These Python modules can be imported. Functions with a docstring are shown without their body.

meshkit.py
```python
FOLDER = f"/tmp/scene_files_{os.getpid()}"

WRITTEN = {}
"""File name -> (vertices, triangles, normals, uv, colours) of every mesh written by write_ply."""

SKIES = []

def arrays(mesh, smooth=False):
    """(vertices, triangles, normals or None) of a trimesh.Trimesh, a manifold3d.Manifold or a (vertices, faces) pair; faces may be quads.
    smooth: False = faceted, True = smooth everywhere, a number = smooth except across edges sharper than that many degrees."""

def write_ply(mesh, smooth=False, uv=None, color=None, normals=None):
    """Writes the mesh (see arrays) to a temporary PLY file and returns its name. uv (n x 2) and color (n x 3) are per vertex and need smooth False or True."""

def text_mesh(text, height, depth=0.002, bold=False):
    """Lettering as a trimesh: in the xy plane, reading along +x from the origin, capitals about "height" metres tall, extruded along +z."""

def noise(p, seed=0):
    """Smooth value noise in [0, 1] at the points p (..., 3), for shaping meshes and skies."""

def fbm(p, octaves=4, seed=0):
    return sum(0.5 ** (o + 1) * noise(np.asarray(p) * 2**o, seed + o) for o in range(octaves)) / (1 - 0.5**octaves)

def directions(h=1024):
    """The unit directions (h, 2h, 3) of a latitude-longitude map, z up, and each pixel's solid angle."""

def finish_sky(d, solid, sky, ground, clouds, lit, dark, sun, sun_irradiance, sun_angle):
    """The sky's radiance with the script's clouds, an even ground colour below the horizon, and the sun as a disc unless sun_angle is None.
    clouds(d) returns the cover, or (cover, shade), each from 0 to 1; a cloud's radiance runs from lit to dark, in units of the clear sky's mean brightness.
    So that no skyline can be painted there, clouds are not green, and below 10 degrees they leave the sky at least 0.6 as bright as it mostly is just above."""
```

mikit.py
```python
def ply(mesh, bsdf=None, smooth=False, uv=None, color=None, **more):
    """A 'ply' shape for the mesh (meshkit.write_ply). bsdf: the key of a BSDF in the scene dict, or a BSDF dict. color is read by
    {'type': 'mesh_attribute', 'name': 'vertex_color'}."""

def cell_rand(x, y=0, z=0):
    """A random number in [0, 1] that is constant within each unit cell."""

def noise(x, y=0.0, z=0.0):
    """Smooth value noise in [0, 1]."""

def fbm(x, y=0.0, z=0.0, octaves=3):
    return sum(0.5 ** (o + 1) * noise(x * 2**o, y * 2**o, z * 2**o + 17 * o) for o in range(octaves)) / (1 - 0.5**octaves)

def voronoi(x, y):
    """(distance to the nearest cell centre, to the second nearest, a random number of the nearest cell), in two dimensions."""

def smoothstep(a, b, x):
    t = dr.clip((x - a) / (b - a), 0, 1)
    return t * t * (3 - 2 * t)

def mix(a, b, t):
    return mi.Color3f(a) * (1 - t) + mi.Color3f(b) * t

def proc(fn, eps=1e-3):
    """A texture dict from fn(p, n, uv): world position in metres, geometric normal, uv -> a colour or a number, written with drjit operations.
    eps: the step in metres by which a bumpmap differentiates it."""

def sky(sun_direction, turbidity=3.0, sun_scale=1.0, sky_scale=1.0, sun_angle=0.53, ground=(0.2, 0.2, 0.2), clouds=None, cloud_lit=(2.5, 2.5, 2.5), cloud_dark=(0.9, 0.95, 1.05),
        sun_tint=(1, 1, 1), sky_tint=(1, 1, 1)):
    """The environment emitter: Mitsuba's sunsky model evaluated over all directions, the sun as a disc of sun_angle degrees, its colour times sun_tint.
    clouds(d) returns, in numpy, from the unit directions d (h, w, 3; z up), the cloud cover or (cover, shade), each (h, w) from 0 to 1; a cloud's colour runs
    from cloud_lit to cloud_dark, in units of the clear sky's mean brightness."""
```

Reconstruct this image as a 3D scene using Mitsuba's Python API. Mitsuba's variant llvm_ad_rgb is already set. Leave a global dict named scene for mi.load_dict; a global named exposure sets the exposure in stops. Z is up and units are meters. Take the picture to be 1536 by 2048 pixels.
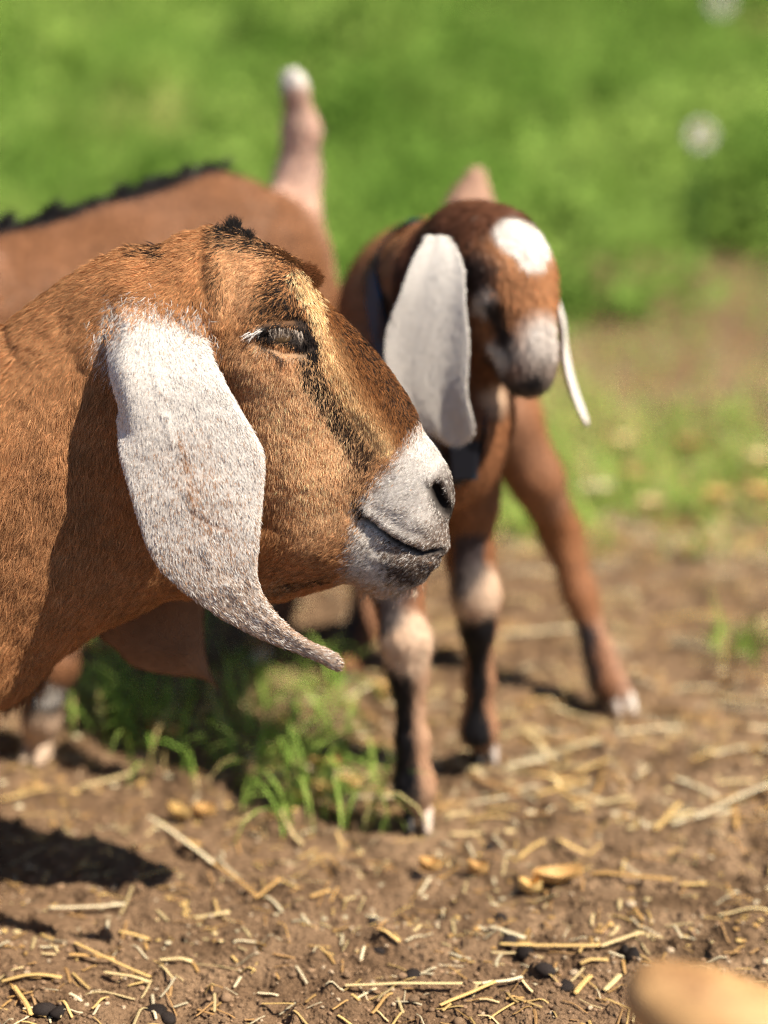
import math, random
import numpy as np, trimesh, shapely, manifold3d as m3
from shapely.geometry import Polygon, LineString
from scipy.spatial import Delaunay, cKDTree
from scipy.interpolate import RBFInterpolator, LinearNDInterpolator
import drjit as dr, mitsuba as mi, mikit, meshkit
from mikit import proc, noise, fbm, voronoi, smoothstep, mix

rng = np.random.default_rng(7)
scene, labels, place = {}, {}, {}
# ------------------------------------------------------------------ camera, sky, exposure
HC, PITCH, FPX = 0.703, math.radians(15.0), 3400.0
CP, SP = math.cos(PITCH), math.sin(PITCH)
T = mi.ScalarTransform4f
scene['camera'] = {'type': 'thinlens', 'fov_axis': 'x', 'fov': math.degrees(2 * math.atan(768 / FPX)),
                   'aperture_radius': 0.0150, 'focus_distance': 1.238, 'near_clip': 0.05, 'far_clip': 200.0,
                   'to_world': T().look_at(origin=[0, 0, HC], target=[0, CP, HC - SP], up=[0, 0, 1])}
SUN = (0.545, -0.315, 0.78)
scene['sky_light'] = mikit.sky(SUN, turbidity=3, sky_scale=0.45, sun_tint=(.97, 1.0, 1.07))
exposure = 2.4


def at(px, py, Y):
    """The point at distance Y (metres along the ground) that was measured at this pixel of the photograph."""
    u, v = (px - 768) / FPX, (1024 - py) / FPX
    d = np.array([u, CP + v * SP, -SP + v * CP])
    return np.array([0, 0, HC]) + d * (Y / d[1])


def ground_at(px, py):
    u, v = (px - 768) / FPX, (1024 - py) / FPX
    d = np.array([u, CP + v * SP, -SP + v * CP])
    return np.array([0, 0, HC]) + d * (HC / -d[2])


def unit(v):
    v = np.asarray(v, float)
    return v / (np.linalg.norm(v, axis=-1, keepdims=True) + 1e-12)


def tag(key, label=None, cat=None, group=None, kind=None):
    e = {k: v for k, v in (('label', label), ('category', cat), ('group', group), ('kind', kind)) if v}
    labels[key] = {**labels.get(key, {}), **e}


counts = {}


def numbered(name):
    k = counts.get(name, 0)
    counts[name] = k + 1
    return name if k == 0 else f'{name}_{k:03d}'


def put(key, v, f, bsdf, color=None, smooth=True, normals=None):
    path = meshkit.write_ply((v, f), smooth if normals is None else False, None, color, normals)
    scene[key] = {'type': 'ply', 'filename': path, 'face_normals': meshkit.WRITTEN[path][2] is None, 'bsdf': {'type': 'ref', 'id': bsdf}}
    return key


# ------------------------------------------------------------------ materials
VC = {'type': 'mesh_attribute', 'name': 'vertex_color'}


def rough(c, r=0.8, spec=0.3, **k):
    return {'type': 'twosided', 'b': {'type': 'principled', 'base_color': c, 'roughness': r, 'specular': spec, **k}}


def rgb(*c):
    return {'type': 'rgb', 'value': list(c)}


scene['fur'] = {'type': 'principledthin', 'base_color': VC, 'roughness': 0.38, 'diff_trans': 0.5, 'spec_trans': 0.0}
scene['skin'] = rough(VC, 0.8, 0.15)
scene['pale_fur'] = rough(VC, 0.5, 0.35)
scene['leafy'] = {'type': 'principledthin', 'base_color': VC, 'roughness': 0.55, 'diff_trans': 0.7, 'spec_trans': 0.0}
scene['dry'] = rough(VC, 0.6, 0.4)
scene['eyeball'] = rough(proc(lambda p, n, uv: mix((.03, .02, .012), (.12, .075, .035), fbm(p.x * 900, p.y * 900, p.z * 900))), 0.08, 0.6, clearcoat=0.8)
scene['horny'] = rough(VC, 0.45, 0.4)


def dirt_fn(p, n, uv):
    big = fbm(p.x * 3.1, p.y * 3.1, 3.0, 3)
    mid = fbm(p.x * 28, p.y * 28, p.z * 28, 4)
    fine = noise(p.x * 420, p.y * 420, p.z * 420)
    c = mix((.115, .074, .043), (.285, .195, .120), smoothstep(.25, .75, mid))
    c = mix(c, mi.Color3f(.175, .112, .068), smoothstep(.35, .7, big) * .6)
    c = c * (0.72 + 0.56 * fine)
    far = smoothstep(3.6, 6.5, p.y + 1.2 * (big - .5))
    right = smoothstep(.25, .6, p.x / dr.maximum(p.y, .5) * 4 + .6 * (mid - .5))
    green = far * (1 - right * (1 - smoothstep(4.9, 5.6, p.y)))
    return mix(c, mix((.10, .13, .035), (.18, .20, .06), mid), green)


scene['dirt'] = {'type': 'twosided', 'b': {'type': 'bumpmap', 'tex': proc(lambda p, n, uv: fbm(p.x * 240, p.y * 240, p.z * 240, 3) + .6 * noise(p.x * 70, p.y * 70), 4e-4), 'scale': 0.009,
                                            'bsdf': {'type': 'principled', 'base_color': proc(dirt_fn), 'roughness': 0.95, 'specular': 0.15}}}
scene['strap'] = rough(proc(lambda p, n, uv: mix((.005, .007, .014), (.008, .05, .10), smoothstep(.5, .62, noise(p.x * 30, p.y * 30, p.z * 30)))), 0.55, 0.4)
scene['timber'] = rough(proc(lambda p, n, uv: mix((.30, .16, .07), (.58, .36, .165), smoothstep(.2, .7, fbm(p.x * 25, p.y * 40, p.z * 40)))), 0.65, 0.3)


# ------------------------------------------------------------------ terrain
def terrain(x, y):
    p = np.stack([x, y, x * 0], -1)
    z = 0.03 * (meshkit.fbm(p * 2.2, 3, 5) - .5)
    far = np.clip((y - 4.2) / 6.0, 0, None)
    z = z + 1.35 * far ** 1.5 * (1 + .25 * (meshkit.noise(p * .8, 9) - .5))
    return z * np.clip((y - 1.2) / 1.0, .15, 1) if np.ndim(z) else float(z)


def grid_mesh(xs, ys, zf):
    X, Y = np.meshgrid(xs, ys)
    v = np.stack([X, Y, zf(X, Y)], -1).reshape(-1, 3)
    n, m = len(xs), len(ys)
    i, j = np.meshgrid(np.arange(m - 1), np.arange(n - 1), indexing='ij')
    q = np.stack([i * n + j, i * n + j + 1, (i + 1) * n + j + 1, (i + 1) * n + j], -1).reshape(-1, 4)
    return v, np.vstack([q[:, [0, 1, 2]], q[:, [0, 2, 3]]])


def clod(x, y):
    p = np.stack([x, y, x * 0], -1)
    near = np.clip((3.6 - y) / 1.2, 0, 1) * np.clip((1.3 - abs(x)) / .3, 0, 1)
    b = meshkit.fbm(p * 26, 4, 2) - .5
    s = np.maximum(meshkit.noise(p * 75, 6) - .62, 0)
    return terrain(x, y) + near * (0.022 * b + 0.028 * s + .004 * (meshkit.noise(p * 190, 8) - .5))


xs = np.unique(np.concatenate([np.linspace(-60, -2, 30), np.linspace(-2, -.75, 40), np.linspace(-.75, .95, 430), np.linspace(.95, 2.4, 40), np.linspace(2.4, 60, 30)]))
ys = np.unique(np.concatenate([np.linspace(-40, .3, 20), np.linspace(.3, .95, 30), np.linspace(.95, 2.9, 480), np.linspace(2.9, 12, 160), np.linspace(12, 90, 40)]))
v, f = grid_mesh(xs, ys, clod)
put('ground', v, f, 'dirt')
tag('ground', 'brown dirt ground strewn with straw', None, kind='structure')


def ground_z(x, y):
    return clod(np.asarray(x, float), np.asarray(y, float))


# ------------------------------------------------------------------ fur
def make_hair(root, nrm, tang, length, width, color, lift=0.35, curl=0.22, roll=1.1, seed=1, blend=.3):
    """Fine tapering ribbons, three triangles each, lying along tang over the skin."""
    r = np.random.default_rng(seed)
    n = len(root)
    nrm = unit(nrm)
    tang = unit(tang - nrm * (tang * nrm).sum(1, keepdims=True))
    side = np.cross(tang, nrm)
    a = r.normal(0, curl, n)[:, None]
    tang = unit(tang + side * a)
    side = np.cross(tang, nrm)
    lf = (lift * r.uniform(.5, 1.5, n))[:, None]
    L = length[:, None]
    p0 = root - nrm * 4e-4
    d1 = unit(tang + nrm * lf)
    d2 = unit(tang + nrm * lf * .35 + side * r.normal(0, .12, n)[:, None])
    p1 = p0 + d1 * L * .5
    p2 = p1 + d2 * L * .5
    ang = r.normal(0, roll, n)[:, None]
    b = side * np.cos(ang) + nrm * np.sin(ang)
    hw = (width * r.uniform(.7, 1.3, n))[:, None] * .5
    v = np.stack([p0 - b * hw, p0 + b * hw, p1 - b * hw * .8, p1 + b * hw * .8, p2], 1)
    fn = unit(np.cross(b, d2))
    fn *= np.where((fn * nrm).sum(1, keepdims=True) < 0, -1, 1)
    sn = unit(nrm * blend + fn * (1 - blend))
    nn = np.repeat(sn[:, None], 5, 1)
    k = np.arange(n)[:, None, None] * 5
    f = (np.array([[0, 1, 3], [0, 3, 2], [2, 3, 4]])[None] + k).reshape(-1, 3)
    c = np.repeat(color[:, None], 5, 1)
    return v.reshape(-1, 3), f, nn.reshape(-1, 3), np.clip(c.reshape(-1, 3), 0, 1)


def join(parts):
    vs, fs, ns, cs, k = [], [], [], [], 0
    for v, f, n, c in parts:
        vs.append(v); fs.append(f + k); ns.append(n); cs.append(c)
        k += len(v)
    return np.vstack(vs), np.vstack(fs), np.vstack(ns), np.vstack(cs)


def sample_faces(v, f, density, r):
    """Points on the faces: density(centroids) per square metre -> (points, face indices)."""
    a, b, c = v[f[:, 0]], v[f[:, 1]], v[f[:, 2]]
    nn = np.cross(b - a, c - a)
    area = np.linalg.norm(nn, axis=1) / 2
    want = area * density((a + b + c) / 3)
    k = np.floor(want + r.random(len(f))).astype(int)
    idx = np.repeat(np.arange(len(f)), k)
    u, w = r.random(len(idx)), r.random(len(idx))
    s = u + w > 1
    u[s], w[s] = 1 - u[s], 1 - w[s]
    p = a[idx] + u[:, None] * (b - a)[idx] + w[:, None] * (c - a)[idx]
    return p, idx, u, w


# ------------------------------------------------------------------ the goat lying in front, in profile
YG = 1.28


def mid_y(x):
    """The goat's middle plane: straight along the body, the face turned a little towards the camera."""
    return YG - .24 * np.clip(np.asarray(x) + .13, 0, None)




def prof(px, py, wmm=0.0):
    """Goat's own profile plane: (x, z) of a spot measured in the photograph that stands wmm out from the middle plane."""
    p = at(px, py, YG - wmm / 1000)
    for _ in range(3):
        p = at(px, py, mid_y(p[0]) - wmm / 1000)
    return p[[0, 2]]


OUT = [(0, 655), (40, 627), (100, 582), (150, 547), (200, 521), (240, 502), (275, 494), (305, 493), (330, 486), (365, 470), (400, 461), (425, 456), (455, 458), (490, 466),
       (530, 487), (570, 507), (598, 524), (622, 545), (627, 556), (632, 575), (650, 601), (680, 631), (713, 661), (740, 692), (765, 722), (790, 756), (814, 791), (833, 825), (847, 860), (868, 890),
       (888, 920), (901, 945), (907, 972), (909, 1000), (905, 1022), (897, 1042), (898, 1068), (899, 1085), (894, 1101), (884, 1110), (880, 1124), (864, 1140), (852, 1156), (832, 1168),
       (808, 1177), (785, 1188), (765, 1192), (745, 1186), (722, 1174), (700, 1164), (675, 1166), (640, 1176), (600, 1188), (560, 1198), (500, 1196), (440, 1190), (380, 1190), (340, 1194),
       (300, 1212), (250, 1233), (200, 1257), (160, 1282), (120, 1312), (88, 1347), (48, 1382), (0, 1407)]
out = [tuple(prof(*p)) for p in OUT]
body_left = [(-.33, .175), (-.36, .10), (-.38, .03), (-.46, .002), (-.7, .0), (-1.0, .0), (-1.2, .004), (-1.27, .08), (-1.28, .22), (-1.24, .36), (-1.14, .45), (-1.0, .485), (-.8, .49), (-.62, .50), (-.5, .515), (-.4, .517), (-.345, .512)]


def smooth_closed(pts, step):
    """Closed Catmull-Rom curve resampled evenly."""
    p = np.array(pts)
    n = len(p)
    res = []
    for i in range(n):
        a, b, c, d = p[(i - 1) % n], p[i], p[(i + 1) % n], p[(i + 2) % n]
        k = max(2, int(np.linalg.norm(c - b) / step))
        t = np.arange(k)[:, None] / k
        res.append(.5 * ((2 * b) + (c - a) * t + (2 * a - 5 * b + 4 * c - d) * t ** 2 + (3 * b - a - 3 * c + d) * t ** 3))
    return np.vstack(res)


outline = smooth_closed(out + body_left, .0022)
poly = Polygon(outline).buffer(0)
outline = np.array(poly.exterior.coords)[:-1]

WC = [(905, 1000, 20), (870, 930, 24), (830, 1000, 31), (850, 1075, 27), (800, 1040, 33), (780, 1150, 24), (830, 1135, 23), (720, 1050, 36), (780, 850, 28), (740, 760, 30), (700, 690, 33), (840, 880, 25),
      (680, 850, 42), (730, 940, 37), (620, 950, 50), (560, 1000, 53), (560, 1130, 40), (650, 1120, 38), (570, 670, 64), (640, 660, 47), (620, 760, 54), (600, 590, 59), (640, 590, 42), (560, 530, 52), (450, 490, 46), (500, 560, 60),
      (460, 650, 66), (430, 800, 63), (330, 700, 66), (450, 1000, 56), (400, 1130, 46), (480, 1150, 42), (300, 560, 55), (250, 900, 62), (150, 900, 66), (150, 650, 52), (100, 1200, 62), (220, 1150, 55), (0, 900, 78), (0, 700, 62), (0, 1300, 66)]
wpts = np.array([prof(x, y, w) for x, y, w in WC] + [(-.5, .3), (-.5, .45), (-.5, .1), (-.8, .25), (-.8, .4), (-.8, .08), (-1.1, .25), (-1.1, .08), (-1.25, .2)])
wval = np.array([w for _, _, w in WC] + [135, 100, 140, 190, 150, 190, 175, 180, 120]) / 1000
W_of = RBFInterpolator(wpts, wval, kernel='thin_plate_spline', smoothing=2e-6)


def seg_dist(q, line):
    return shapely.distance(LineString(line), shapely.points(q))


def line_px(pts, w):
    return [prof(x, y, w) for x, y in pts]


BUMPS = [  # px, py, w, height mm, half-axes mm, turn in degrees
    (588, 612, 62, 5.0, 22, 11, -35), (570, 676, 62, -5.0, 15, 10, 10), (600, 950, 50, 4.0, 30, 45, 10), (675, 900, 44, -3.0, 18, 35, -30), (560, 1090, 48, 3, 40, 16, 5),
    (470, 600, 62, -3.5, 9, 26, 0), (432, 545, 55, 3.5, 7, 25, 5), (785, 1140, 26, 4.5, 18, 12, 10), (845, 1050, 28, 3.0, 16, 9, -25), (868, 962, 24, 3.5, 8, 10, 0), (500, 740, 64, 3, 22, 14, 0),
    (300, 610, 60, 6, 30, 14, -10), (120, 960, 66, 2.5, 14, 60, 15), (60, 1120, 66, 2, 22, 70, 25), (185, 1000, 60, -4, 12, 60, 8), (740, 1050, 36, -3, 8, 9, 0), (160, 740, 56, -2, 10, 25, 20)]
GROOVES = [  # points, w, depth mm, width mm
    ([(732, 1034), (752, 1050), (790, 1079), (846, 1108), (888, 1109)], 30, 7.0, 2.0), ([(536, 665), (552, 668), (568, 673), (580, 679)], 62, 4.6, 1.3),
    ([(872, 978), (878, 996), (888, 1013), (899, 1028)], 22, 13.0, 5.4), ([(515, 648), (556, 645), (600, 644), (622, 660), (628, 700)], 64, 1.0, 2.5), ([(530, 692), (570, 708), (605, 712)], 62, 1.8, 2.5)]
RIDGES = [([(512, 661), (545, 658), (580, 660), (604, 670), (614, 688)], 63, 3.4, 2.8), ([(525, 678), (556, 690), (598, 698)], 62, 1.5, 2.8), ([(735, 1020), (790, 1062), (846, 1094)], 31, 2.5, 4.5),
          ([(770, 1110), (815, 1128)], 28, 2.0, 7.0), ([(585, 560), (625, 620), (660, 700), (720, 820), (770, 890)], 48, 2.5, 7.0), ([(862, 968), (864, 990), (878, 1020)], 24, 3.0, 3.0), ([(888, 965), (900, 1000)], 18, 2.5, 3.0)]


def halfwidth(q, d):
    W = np.clip(W_of(q), .012, .25)
    R = np.clip(W * 1.05, .015, .16)
    t = np.clip(d / R, 0, 1)
    s = np.sqrt(np.clip(1 - (1 - t) ** 2.1, 0, 1))
    w = W * s
    add = np.zeros(len(q))
    head = q[:, 0] > -.36
    qh = q[head]
    e = np.zeros(len(qh))
    for x, y, wm, h, sx, sz, deg in BUMPS:
        c = prof(x, y, wm)
        a = math.radians(deg)
        dx, dz = (qh - c).T
        u, v_ = dx * math.cos(a) + dz * math.sin(a), -dx * math.sin(a) + dz * math.cos(a)
        e += h / 1000 * np.exp(-(u / (sx / 1000)) ** 2 - (v_ / (sz / 1000)) ** 2)
    for pts, wm, h, s_ in RIDGES:
        e += h / 1000 * np.exp(-(seg_dist(qh, line_px(pts, wm)) / (s_ / 1000)) ** 2)
    for pts, wm, h, s_ in GROOVES:
        e -= h / 1000 * np.exp(-(seg_dist(qh, line_px(pts, wm)) / (s_ / 1000)) ** 2)
    p = np.stack([qh[:, 0], qh[:, 0] * 0, qh[:, 1]], 1)
    e += .0022 * (meshkit.fbm(p * 60, 3, 4) - .5)
    add[head] = e
    return np.maximum(w + add * np.clip(d / .010, 0, 1), d * .3)


rings = [outline]
for dd in (.0003, .0010, .0021, .0037, .0058, .0085):
    g = poly.buffer(-dd)
    for gg in getattr(g, 'geoms', [g]):
        L = gg.exterior.length
        rings.append(np.array([gg.exterior.interpolate(s).coords[0] for s in np.arange(0, L, .0026)]))
hx, hz = np.meshgrid(np.arange(-.34, .075, .0019), np.arange(.15, .62, .0019))
hx[::2] += .00095
bx_, bz_ = np.meshgrid(np.arange(-1.3, -.34, .012), np.arange(0, .56, .012))
inner = np.vstack([np.stack([hx.ravel(), hz.ravel()], 1), np.stack([bx_.ravel(), bz_.ravel()], 1)])
shapely.prepare(poly)
inner = inner[shapely.contains_xy(poly.buffer(-.0098), inner[:, 0], inner[:, 1])]
q = np.vstack(rings + [inner])
q[:] += rng.normal(0, 1e-6, q.shape) * (np.arange(len(q)) >= len(outline))[:, None]
tri = Delaunay(q).simplices
cen = q[tri].mean(1)
tri = tri[shapely.contains_xy(poly, cen[:, 0], cen[:, 1])]
area2 = np.cross(q[tri[:, 1]] - q[tri[:, 0]], q[tri[:, 2]] - q[tri[:, 0]])
tri = np.where((area2 > 0)[:, None], tri, tri[:, ::-1])
dist = shapely.distance(poly.exterior, shapely.points(q))
dist[:len(outline)] = 0
w = halfwidth(q, dist)
w[:len(outline)] = 0
nq = len(q)
near_v = np.stack([q[:, 0], mid_y(q[:, 0]) - w, q[:, 1]], 1)
far_v = np.stack([q[:, 0], mid_y(q[:, 0]) + w, q[:, 1]], 1)
far_id = np.where(np.arange(nq) < len(outline), np.arange(nq), np.arange(nq) + nq)
gv = np.vstack([near_v, far_v])
gf = np.vstack([tri, far_id[tri[:, ::-1]]])
used = np.zeros(len(gv), bool)
used[gf] = True
remap = np.cumsum(used) - 1
gv, gf = gv[used], remap[gf]

# ---- coat colours of the goat
BROWN, CHEEK, STRIPE, BLACK, WHITE, GREY = [np.array(c) for c in ((.51, .268, .126), (.84, .57, .335), (.82, .61, .345), (.022, .019, .019), (.75, .73, .70), (.42, .37, .33))]


def soft(q, pts, w, s, closed=True):
    """1 inside the patch fading to 0 within s metres of its edge; an open line has the half-width s."""
    line = line_px(pts, w)
    if closed:
        pg = Polygon(line).buffer(0)
        sd = shapely.distance(pg.exterior, shapely.points(q)) * np.where(shapely.contains_xy(pg, q[:, 0], q[:, 1]), 1, -1)
        x = np.clip(.5 + sd / (2 * s), 0, 1)
    else:
        x = np.clip(1.5 - seg_dist(q, line) / s, 0, 1)
    return x * x * (3 - 2 * x)


def goat_colour(q, r, crisp):
    """Coat colour at profile points; with crisp each hair takes one of the colours that meet there."""
    n = len(q)
    p = np.stack([q[:, 0], q[:, 0] * 0, q[:, 1]], 1)
    blot = meshkit.fbm(p * 45, 3, 11)
    col = np.tile(BROWN, (n, 1)) * (.82 + .4 * blot)[:, None]

    def lay(m, c, k=1.0, blend=False):
        m = m * k
        m = (r.random(n) < m).astype(float) if crisp and not blend else m
        col[:] = col * (1 - m[:, None]) + np.asarray(c) * m[:, None]

    lay(soft(q, [(490, 700), (640, 740), (730, 880), (700, 1060), (610, 1090), (550, 1000), (490, 850)], 50, .022), CHEEK, .85, True)
    lay(soft(q, [(440, 480), (540, 520), (500, 620), (440, 620)], 55, .012), CHEEK, .45, True)
    lay(soft(q, [(0, 680), (180, 580), (200, 800), (150, 1100), (0, 1200)], 60, .03), (.42, .235, .125), .5, True)
    lay(soft(q, [(560, 500), (640, 560), (700, 640), (790, 750), (850, 850), (800, 920), (740, 850), (680, 740), (630, 620), (590, 550)], 36, .006), (.20, .080, .028), .8, True)
    lay(soft(q, [(640, 575), (700, 640), (790, 750), (850, 850), (820, 880), (760, 780), (690, 690)], 28, .012), BLACK, .52)
    lay(soft(q, [(592, 560), (625, 618), (645, 690), (690, 790), (740, 865), (775, 905)], 46, .0052, False), STRIPE, .9)
    lay(soft(q, [(640, 700), (690, 800), (750, 890)], 46, .013, False), (.66, .42, .21), .5, True)
    lay(soft(q, [(614, 690), (618, 735), (646, 795), (690, 862), (728, 925)], 52, .0076, False), BLACK, .62)
    lay(soft(q, [(540, 550), (580, 565), (612, 640), (612, 668), (545, 664), (508, 635)], 62, .010), BLACK, .66)
    lay(soft(q, [(530, 666), (556, 668), (580, 672), (606, 688)], 63, .0062, False), BLACK, .93)
    lay(soft(q, [(598, 646), (612, 684), (624, 712)], 60, .0042, False), BLACK, .9)
    lay(soft(q, [(492, 668), (510, 661), (532, 661)], 64, .0014, False), WHITE, .5)
    lay(soft(q, [(510, 690), (545, 704), (575, 714), (602, 716)], 64, .0036, False), (.46, .34, .24), .4)
    lay(soft(q, [(540, 676), (558, 682), (576, 686), (598, 696)], 63, .0028, False), BLACK, .5)
    lay(soft(q, [(536, 668), (558, 672), (576, 678), (592, 686)], 63, .0048, False), BLACK, .97)
    lay(soft(q, [(425, 440), (480, 455), (540, 480), (600, 515), (640, 560), (600, 540), (520, 505), (430, 480)], 25, .006), BLACK, .65)
    lay(soft(q, [(520, 470), (580, 500), (640, 556), (600, 530)], 20, .006), (.16, .07, .03), .6)
    lay(soft(q, [(425, 460), (430, 520), (440, 600)], 52, .005, False), BLACK, .18)
    lay(soft(q, [(270, 495), (300, 495), (320, 500)], 20, .006, False), BLACK, .5)
    lay(soft(q, [(690, 860), (730, 880), (790, 930), (730, 1000), (700, 960)], 36, .010), (.10, .05, .03), .38)
    # muzzle
    mz = [(846, 858), (960, 900), (960, 1200), (760, 1260), (698, 1165), (708, 1080), (722, 1000), (790, 925)]
    lay(soft(q, mz, 28, .008), (.30, .25, .22), .95)
    lay(soft(q, mz, 28, .010), WHITE, .82)
    lay(soft(q, [(850, 862), (890, 925), (870, 965), (800, 1000), (760, 985), (800, 925)], 28, .008), WHITE, .85)
    lay(soft(q, [(775, 1066), (830, 1072), (870, 1040), (920, 1040), (920, 1120), (860, 1180), (800, 1170), (770, 1100)], 26, .009), (.19, .14, .112), .62)
    lay(soft(q, [(855, 960), (880, 940), (930, 960), (930, 1050), (890, 1050), (865, 1000)], 20, .006), (.13, .105, .09), .72)
    lay(soft(q, [(690, 1140), (760, 1165), (800, 1172), (780, 1215), (690, 1200)], 20, .008), (.60, .43, .28), .65)
    lay(soft(q, [(775, 1098), (846, 1124), (890, 1114), (882, 1156), (845, 1175), (792, 1166), (770, 1130)], 22, .008), (.08, .058, .048), .62)
    lay(soft(q, [(726, 1024), (790, 1080), (848, 1112), (890, 1113)], 30, .0024, False), BLACK, .95)
    lay(soft(q, [(873, 981), (879, 997), (888, 1013), (898, 1027)], 22, .0056, False), (.014, .011, .010), .97)
    lay(soft(q, [(710, 1000), (722, 1020), (735, 1035)], 34, .004, False), BLACK, .5)
    # jaw line
    lay(soft(q, [(540, 1190), (600, 1170), (660, 1160)], 30, .004, False), BLACK, .5)
    lay(soft(q, [(510, 1180), (560, 1160), (600, 1170), (540, 1205)], 30, .006), (.55, .40, .25), .5)
    lay(soft(q, [(195, 690), (225, 625), (260, 612), (395, 636), (425, 700), (330, 740), (230, 760)], 70, .012), WHITE, .85)
    return col


bare = goat_colour(gv[:, [0, 2]], np.random.default_rng(3), False) * .75
put('goat__body', gv, gf, 'skin', bare)
tag('goat', 'large brown goat in front, head in profile with white muzzle and half closed eye', 'goat')

FLOW = [((50, 750), (-.5, .85)), ((100, 1000), (-.3, .95)), ((60, 1250), (-.5, .85)), ((200, 600), (-.9, .5)), ((300, 540), (-.8, .45)), ((150, 700), (-.6, .8)), ((230, 1100), (-.35, .9)), ((280, 1170), (-.7, .5)),
        ((400, 500), (-.5, .7)), ((430, 600), (-.15, 1)), ((480, 750), (-.2, 1)), ((560, 900), (-.15, 1)), ((600, 1050), (-.15, 1)), ((560, 1140), (-.8, .5)), ((680, 1000), (0, 1)), ((660, 1130), (-.85, .35)),
        ((700, 850), (-.1, 1)), ((750, 760), (.2, 1)), ((820, 850), (.1, 1)), ((680, 750), (.25, 1)), ((560, 540), (-.5, .8)), ((560, 620), (-.7, .6)), ((480, 680), (-.4, .9)), ((800, 960), (-.75, .55)), ((760, 1020), (-.8, .5)),
        ((850, 1070), (-.7, .5)), ((760, 1130), (-.7, .6)), ((860, 910), (-.5, .8)), ((560, 720), (-.3, .9)), ((620, 580), (-.1, 1)), ((330, 660), (-.1, 1)), ((-300, 900), (-.9, .4))]
flow_of = RBFInterpolator(np.array([prof(*p, 50) for p, _ in FLOW]), np.array([(dx, -dy) for _, (dx, dy) in FLOW]), kernel='linear', smoothing=.0005)
LEN = [((50, 800), 12), ((50, 1250), 17), ((150, 1050), 15), ((250, 1150), 12), ((300, 540), 10), ((430, 520), 10), ((500, 700), 8), ((600, 900), 6.5), ((600, 1100), 8), ((700, 700), 7), ((780, 800), 6), ((840, 930), 4), ((850, 1060), 3.8), ((780, 1000), 4.5), ((760, 1140), 6.5), ((570, 660), 5), ((570, 520), 10), ((-300, 900), 20)]
len_of = RBFInterpolator(np.array([prof(*p, 50) for p, _ in LEN]), np.array([l for _, l in LEN]) / 1000, kernel='linear', smoothing=.0005)


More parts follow.
